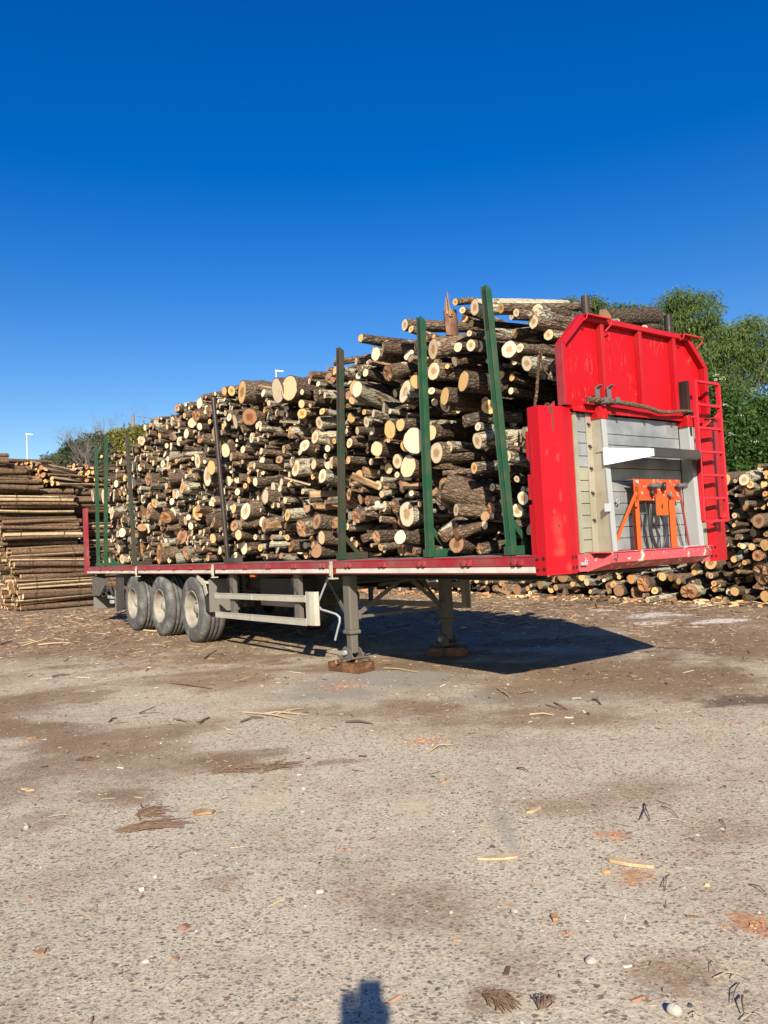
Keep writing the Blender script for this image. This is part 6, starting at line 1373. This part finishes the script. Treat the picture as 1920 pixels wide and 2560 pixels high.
for i, (a, b) in enumerate([((1340, 650), (1420, 700)), ((1400, 690), (1440, 750)), ((1370, 665), (1360, 650)), ((1425, 700), (1410, 745)), ((1500, 775), (1540, 760)), ((1440, 770), (1480, 780)), ((1320, 930), (1380, 945)), ((1340, 945), (1360, 925)), ((1540, 955), (1620, 935)), ((1590, 930), (1650, 950))]):
    stick([F4(*a), F4((a[0] + b[0]) / 2 + 6, (a[1] + b[1]) / 2), F4(*b)], .0035, 0, 'short straw stalk in the loose straw at the lower right', 'straw', 'straw', 'straw stalks at the lower right')
def slab(pts, h, mat, label, name, cat):
    P = [gnd(*p) + Vector((0, 0, .001)) for p in pts]; o = MB().prism(P, (0, 0, h), 0).build(name, mat, bevel=.002); tag(o, label, cat); return give_lco(o)
slab([F4(402, 262), F4(440, 252), F4(510, 248), F4(530, 240), F4(575, 245), F4(578, 254), F4(520, 262), F4(440, 264)], .010, MT['split_pale'], 'pale split sliver of wood alone in the middle foreground', 'wood_sliver', 'wood sliver')
slab([F4(960, 262), F4(990, 260), F4(1080, 278), F4(1168, 295), F4(1160, 300), F4(1060, 290), F4(975, 272)], .014, MT['split_pale'], 'grey pale split sliver lying above the orange crumbs at right', 'wood_sliver', 'wood sliver')
slab([F3(820, 60), F3(870, 48), F3(930, 50), F3(915, 62), F3(850, 70)], .012, MT['split'], 'flat greyish wood sliver on the concrete left of centre', 'wood_sliver', 'wood sliver')
slab([F4(615, 60), F4(640, 45), F4(680, 33), F4(678, 40), F4(640, 58)], .010, MT['split_pale'], 'pale sliver at the top of the foreground right of centre', 'wood_sliver', 'wood sliver')
slab([F3(150, 668), F3(175, 648), F3(200, 650), F3(190, 672), F3(165, 680)], .008, MT['split'], 'brown flake of bark at lower left', 'bark_flake', 'bark flake')
slab([F4(720, 510), F4(740, 498), F4(755, 505), F4(752, 528), F4(730, 528)], .012, MT['split'], 'small ribbed brown bark chip in the middle foreground', 'bark_flake', 'bark flake')
slab([F3(740, 690), F3(760, 684), F3(776, 688), F3(770, 698), F3(745, 698)], .008, MT['split'], 'small reddish bark chip at the bottom left of centre', 'bark_flake', 'bark flake')
slab([F1(90, 820), F1(120, 818), F1(150, 824), F1(120, 830)], .01, MT['split_pale'], 'small pale wood chip at the left on the brown dirt', 'wood_sliver', 'wood sliver')
slab([F1(110, 602), F1(130, 594), F1(162, 598), F1(135, 606)], .02, MT['split'], 'brown splinter of wood on the dirt at far left', 'wood_sliver', 'wood sliver')
# fans of bark fibres
def fibres(c, ang, ln, n, label, seed, sp=.35):
    rgk = np.random.default_rng(seed); mb = MB(); b0 = gnd(*c)
    for i in range(int(n * 1.8)):
        a = ang + rgk.normal(0, sp); L_ = ln * rgk.uniform(.5, 1.1); st_ = b0 + Vector((rgk.normal(0, ln * .08), rgk.normal(0, ln * .06), .004)); e_ = st_ + Vector((math.cos(a), math.sin(a), 0)) * L_; m_ = (st_ + e_) / 2 + Vector((rgk.normal(0, .01), rgk.normal(0, .01), rgk.uniform(.005, .02)))
        mb.tube([st_, m_, e_ + Vector((0, 0, .002))], .0016, 4)
    o = mb.build('bark_fibre_tuft', mst[1]); tag(o, label, 'bark tuft')
fibres(F3(530, 132), .25, .30, 30, 'large fan of dark bark fibres on the concrete at left', 1, .14)
fibres(F3(600, 70), .4, .16, 26, 'ragged brown bark shreds just above the large fan at left', 3, .7)
fibres(F4(450, 845), -.9, .10, 26, 'tuft of dark fibres on the olive stain at the bottom', 4, .3)
fibres(F1(920, 745), .15, .34, 14, 'flat fan of dark bark strips on the dirt left of centre', 6, .2)
fibres(F1(1155, 735), .7, .22, 18, 'small dark bark tuft in the dirt left of centre', 8, .3)
fibres(F1(330, 692), .1, .14, 14, 'small dark tuft of bark on the concrete at left', 10, .4)
fibres(F4(680, 905), 1.1, .07, 14, 'little pale fibre tuft at the bottom right of the shadow', 5, .35)
# stones
t = NT('field_stone'); o_ = t.obj(); MT['stone'] = t.set(t.ramp(t.noise(o_, 40, 5, .6), [(.3, (.26, .225, .19)), (.7, (.44, .40, .345))]), .75)
t = NT('pale_stone'); o_ = t.obj(); MT['stone2'] = t.set(t.ramp(t.noise(o_, 30, 5, .6), [(.3, (.34, .30, .23)), (.7, (.50, .45, .36))]), .8)
def stone(c, w_, h_, mat, label, seed, z_=.5):
    rgk = np.random.default_rng(seed); b0 = gnd(*c); mb = MB(); n, m = 18, 9; vs = []; fs = []
    ph = rgk.uniform(0, 6.28, 4)
    for j in range(m + 1):
        for i in range(n):
            a = 2 * math.pi * i / n; b = math.pi * j / m; k = 1 + .07 * math.sin(2 * a + ph[0]) + .05 * math.sin(3 * a + ph[1]) + .04 * math.sin(3 * b + ph[2]); vs.append(b0 + Vector((math.sin(b) * math.cos(a) * w_ * k, math.sin(b) * math.sin(a) * w_ * .8 * k, h_ * (z_ + math.cos(b) * k) * .9)))
    for j in range(m):
        for i in range(n): fs.append((j * n + i, j * n + (i + 1) % n, (j + 1) * n + (i + 1) % n, (j + 1) * n + i))
    mb.add(vs, fs, 0, True); o = mb.build('stone', MT[mat]); tag(o, label, 'stone')
stone(F4(1257, 922), .022, .018, 'stone', 'smooth oval grey stone at the bottom right', 1, .6)
stone(F3(1382, 402), .016, .010, 'stone2', 'yellowish pale stone on the dirt below centre', 2)
stone(F3(612, 393), .012, .011, 'stone2', 'small white angular stone at lower left of centre', 3)
stone(F3(115, 125), .015, .014, 'stone', 'grey stone on the brown dirt at far left', 4)
stone(F3(672, 335), .011, .009, 'stone', 'little dark grey stone on the concrete left of centre', 5)
stone(F4(893, 702), .018, .012, 'stone', 'dark jagged clod on the concrete at lower right', 6)
stone(F4(565, 485), .014, .010, 'stone', 'brownish stone left of the ribbed bark chip', 7)
stone(F1(1312, 820), .014, .012, 'stone', 'dark grey stone on the pale concrete in the middle', 8)
stone(F3(630, 702), .013, .008, 'stone2', 'round tan pebble at the bottom left of centre', 9)
stone(F4(290, 490), .009, .007, 'stone2', 'small pale pebble on the sandy dirt in the middle', 10)

# ================================================================ THE PHOTOGRAPHER (behind the camera, seen as a shadow)
def skin_body(name, joints, bones, mat, root=0, sub=2):
    me = bpy.data.meshes.new(name); me.from_pydata([j[0] for j in joints], bones, []); me.materials.append(mat)
    o = bpy.data.objects.new(name, me); COL.objects.link(o)
    md = o.modifiers.new('skin', 'SKIN'); md.use_smooth_shade = True; md.use_x_symmetry = False
    if not me.skin_vertices: 
        bpy.context.view_layer.objects.active = o
        me.skin_vertices.__class__
    for i, j in enumerate(joints):
        sv = me.skin_vertices[0].data[i]; sv.radius = j[1] if isinstance(j[1], tuple) else (j[1], j[1]); sv.use_root = (i == root)
    s_ = o.modifiers.new('sub', 'SUBSURF'); s_.levels = sub; s_.render_levels = sub
    return o
m_cloth = NT('dark_jacket').set((.04, .045, .06), .9); m_skin = NT('skin').set((.50, .30, .21), .6); m_hair = NT('brown_hair').set((.06, .04, .03), .8)
PX, PY = -.022, -.42
J = [((PX, PY, .88), (.15, .12)), ((PX, PY, 1.05), (.14, .11)), ((PX, PY, 1.16), (.13, .09)), ((PX, PY, 1.24), (.09, .07)), ((PX, PY + .01, 1.30), .045), ((PX, PY + .03, 1.37), (.06, .075)), ((PX, PY + .03, 1.43), (.058, .07)),
     ((PX - .16, PY, 1.19), .05), ((PX - .25, PY + .08, 1.05), .045), ((PX - .06, PY + .36, 1.21), .028), ((PX + .16, PY, 1.17), .05), ((PX + .22, PY + .08, 1.04), .045), ((PX + .03, PY + .35, 1.19), .028),
     ((PX - .09, PY, .80), .085), ((PX - .10, PY + .02, .45), .06), ((PX - .10, PY, .08), .042), ((PX - .11, PY + .13, .035), .035), ((PX + .09, PY, .80), .085), ((PX + .11, PY + .02, .45), .06), ((PX + .11, PY, .08), .042), ((PX + .12, PY + .13, .035), .035)]
Bn = [(0, 1), (1, 2), (2, 3), (3, 4), (4, 5), (5, 6), (2, 7), (7, 8), (8, 9), (2, 10), (10, 11), (11, 12), (0, 13), (13, 14), (14, 15), (15, 16), (0, 17), (17, 18), (18, 19), (19, 20)]
def add_skin_layer(o):
    import bmesh
    bm = bmesh.new(); bm.from_mesh(o.data); bm.verts.layers.skin.verify(); bm.to_mesh(o.data); bm.free()
def make_skin(name, joints, bones, mat, sub=2):
    me = bpy.data.meshes.new(name); me.from_pydata([j[0] for j in joints], bones, []); me.materials.append(mat)
    o = bpy.data.objects.new(name, me); COL.objects.link(o); add_skin_layer(o)
    for i, j in enumerate(joints):
        sv = me.skin_vertices[0].data[i]; sv.radius = j[1] if isinstance(j[1], tuple) else (j[1], j[1]); sv.use_root = (i == 0)
    md = o.modifiers.new('skin', 'SKIN'); md.use_smooth_shade = True; s_ = o.modifiers.new('sub', 'SUBSURF'); s_.levels = sub; s_.render_levels = sub
    return o
pr = empty('person', (PX, PY, 0)); tag(pr, 'person in dark jacket holding up a phone, seen only as the bottom-edge shadow', 'person')
def adopt(o): o.parent = pr; o.matrix_parent_inverse = Matrix.Translation(-pr.location); return o
adopt(make_skin('body', J, Bn, m_cloth))
adopt(MB().lathe((PX, PY + .02, 1.44), (0, 0, 1), [(-.06, .068), (-.02, .074), (.02, .068), (.045, .045), (.055, 0)], 16).build('hair', m_hair))
for s, hx, hy, hz_ in ((-1, PX - .06, PY + .36, 1.21), (1, PX + .03, PY + .35, 1.19)):
    hj = [((hx, hy, hz_), .024), ((hx + .012 * -s * -1, hy + .03, hz_ + .03), (.03, .016)), ((hx, hy + .04, hz_ + .055), (.03, .014))]; hb = [(0, 1), (1, 2)]
    for k in range(4):
        bx = hx + (k - 1.5) * .016; i0 = len(hj); L_ = (.030, .034, .032, .025)[k]
        hj += [((bx, hy + .047, hz_ + .075), .0085), ((bx - s * .004, hy + .056, hz_ + .075 + L_), .008), ((bx - s * .010, hy + .045, hz_ + .082 + L_ * 1.6), .007)]; hb += [(2, i0), (i0, i0 + 1), (i0 + 1, i0 + 2)]
    i0 = len(hj); hj += [((hx - s * .028, hy + .032, hz_ + .045), .009), ((hx - s * .036, hy + .022, hz_ + .072), .008)]; hb += [(1, i0), (i0, i0 + 1)]
    adopt(make_skin('hand', hj, hb, m_skin, 1))
ph = MB().box((-.058, -.018, 1.225), (.016, -.009, 1.372)).build('phone', MT['black_plastic'], bevel=.003); tag(ph, 'phone held upright at the camera, casting the square shadow at the bottom edge', 'phone')
lens_ = MB().tube([(0, -.009, CAM_H), (0, -.006, CAM_H)], .006, 12).build('lens', MT['hole'], ph)
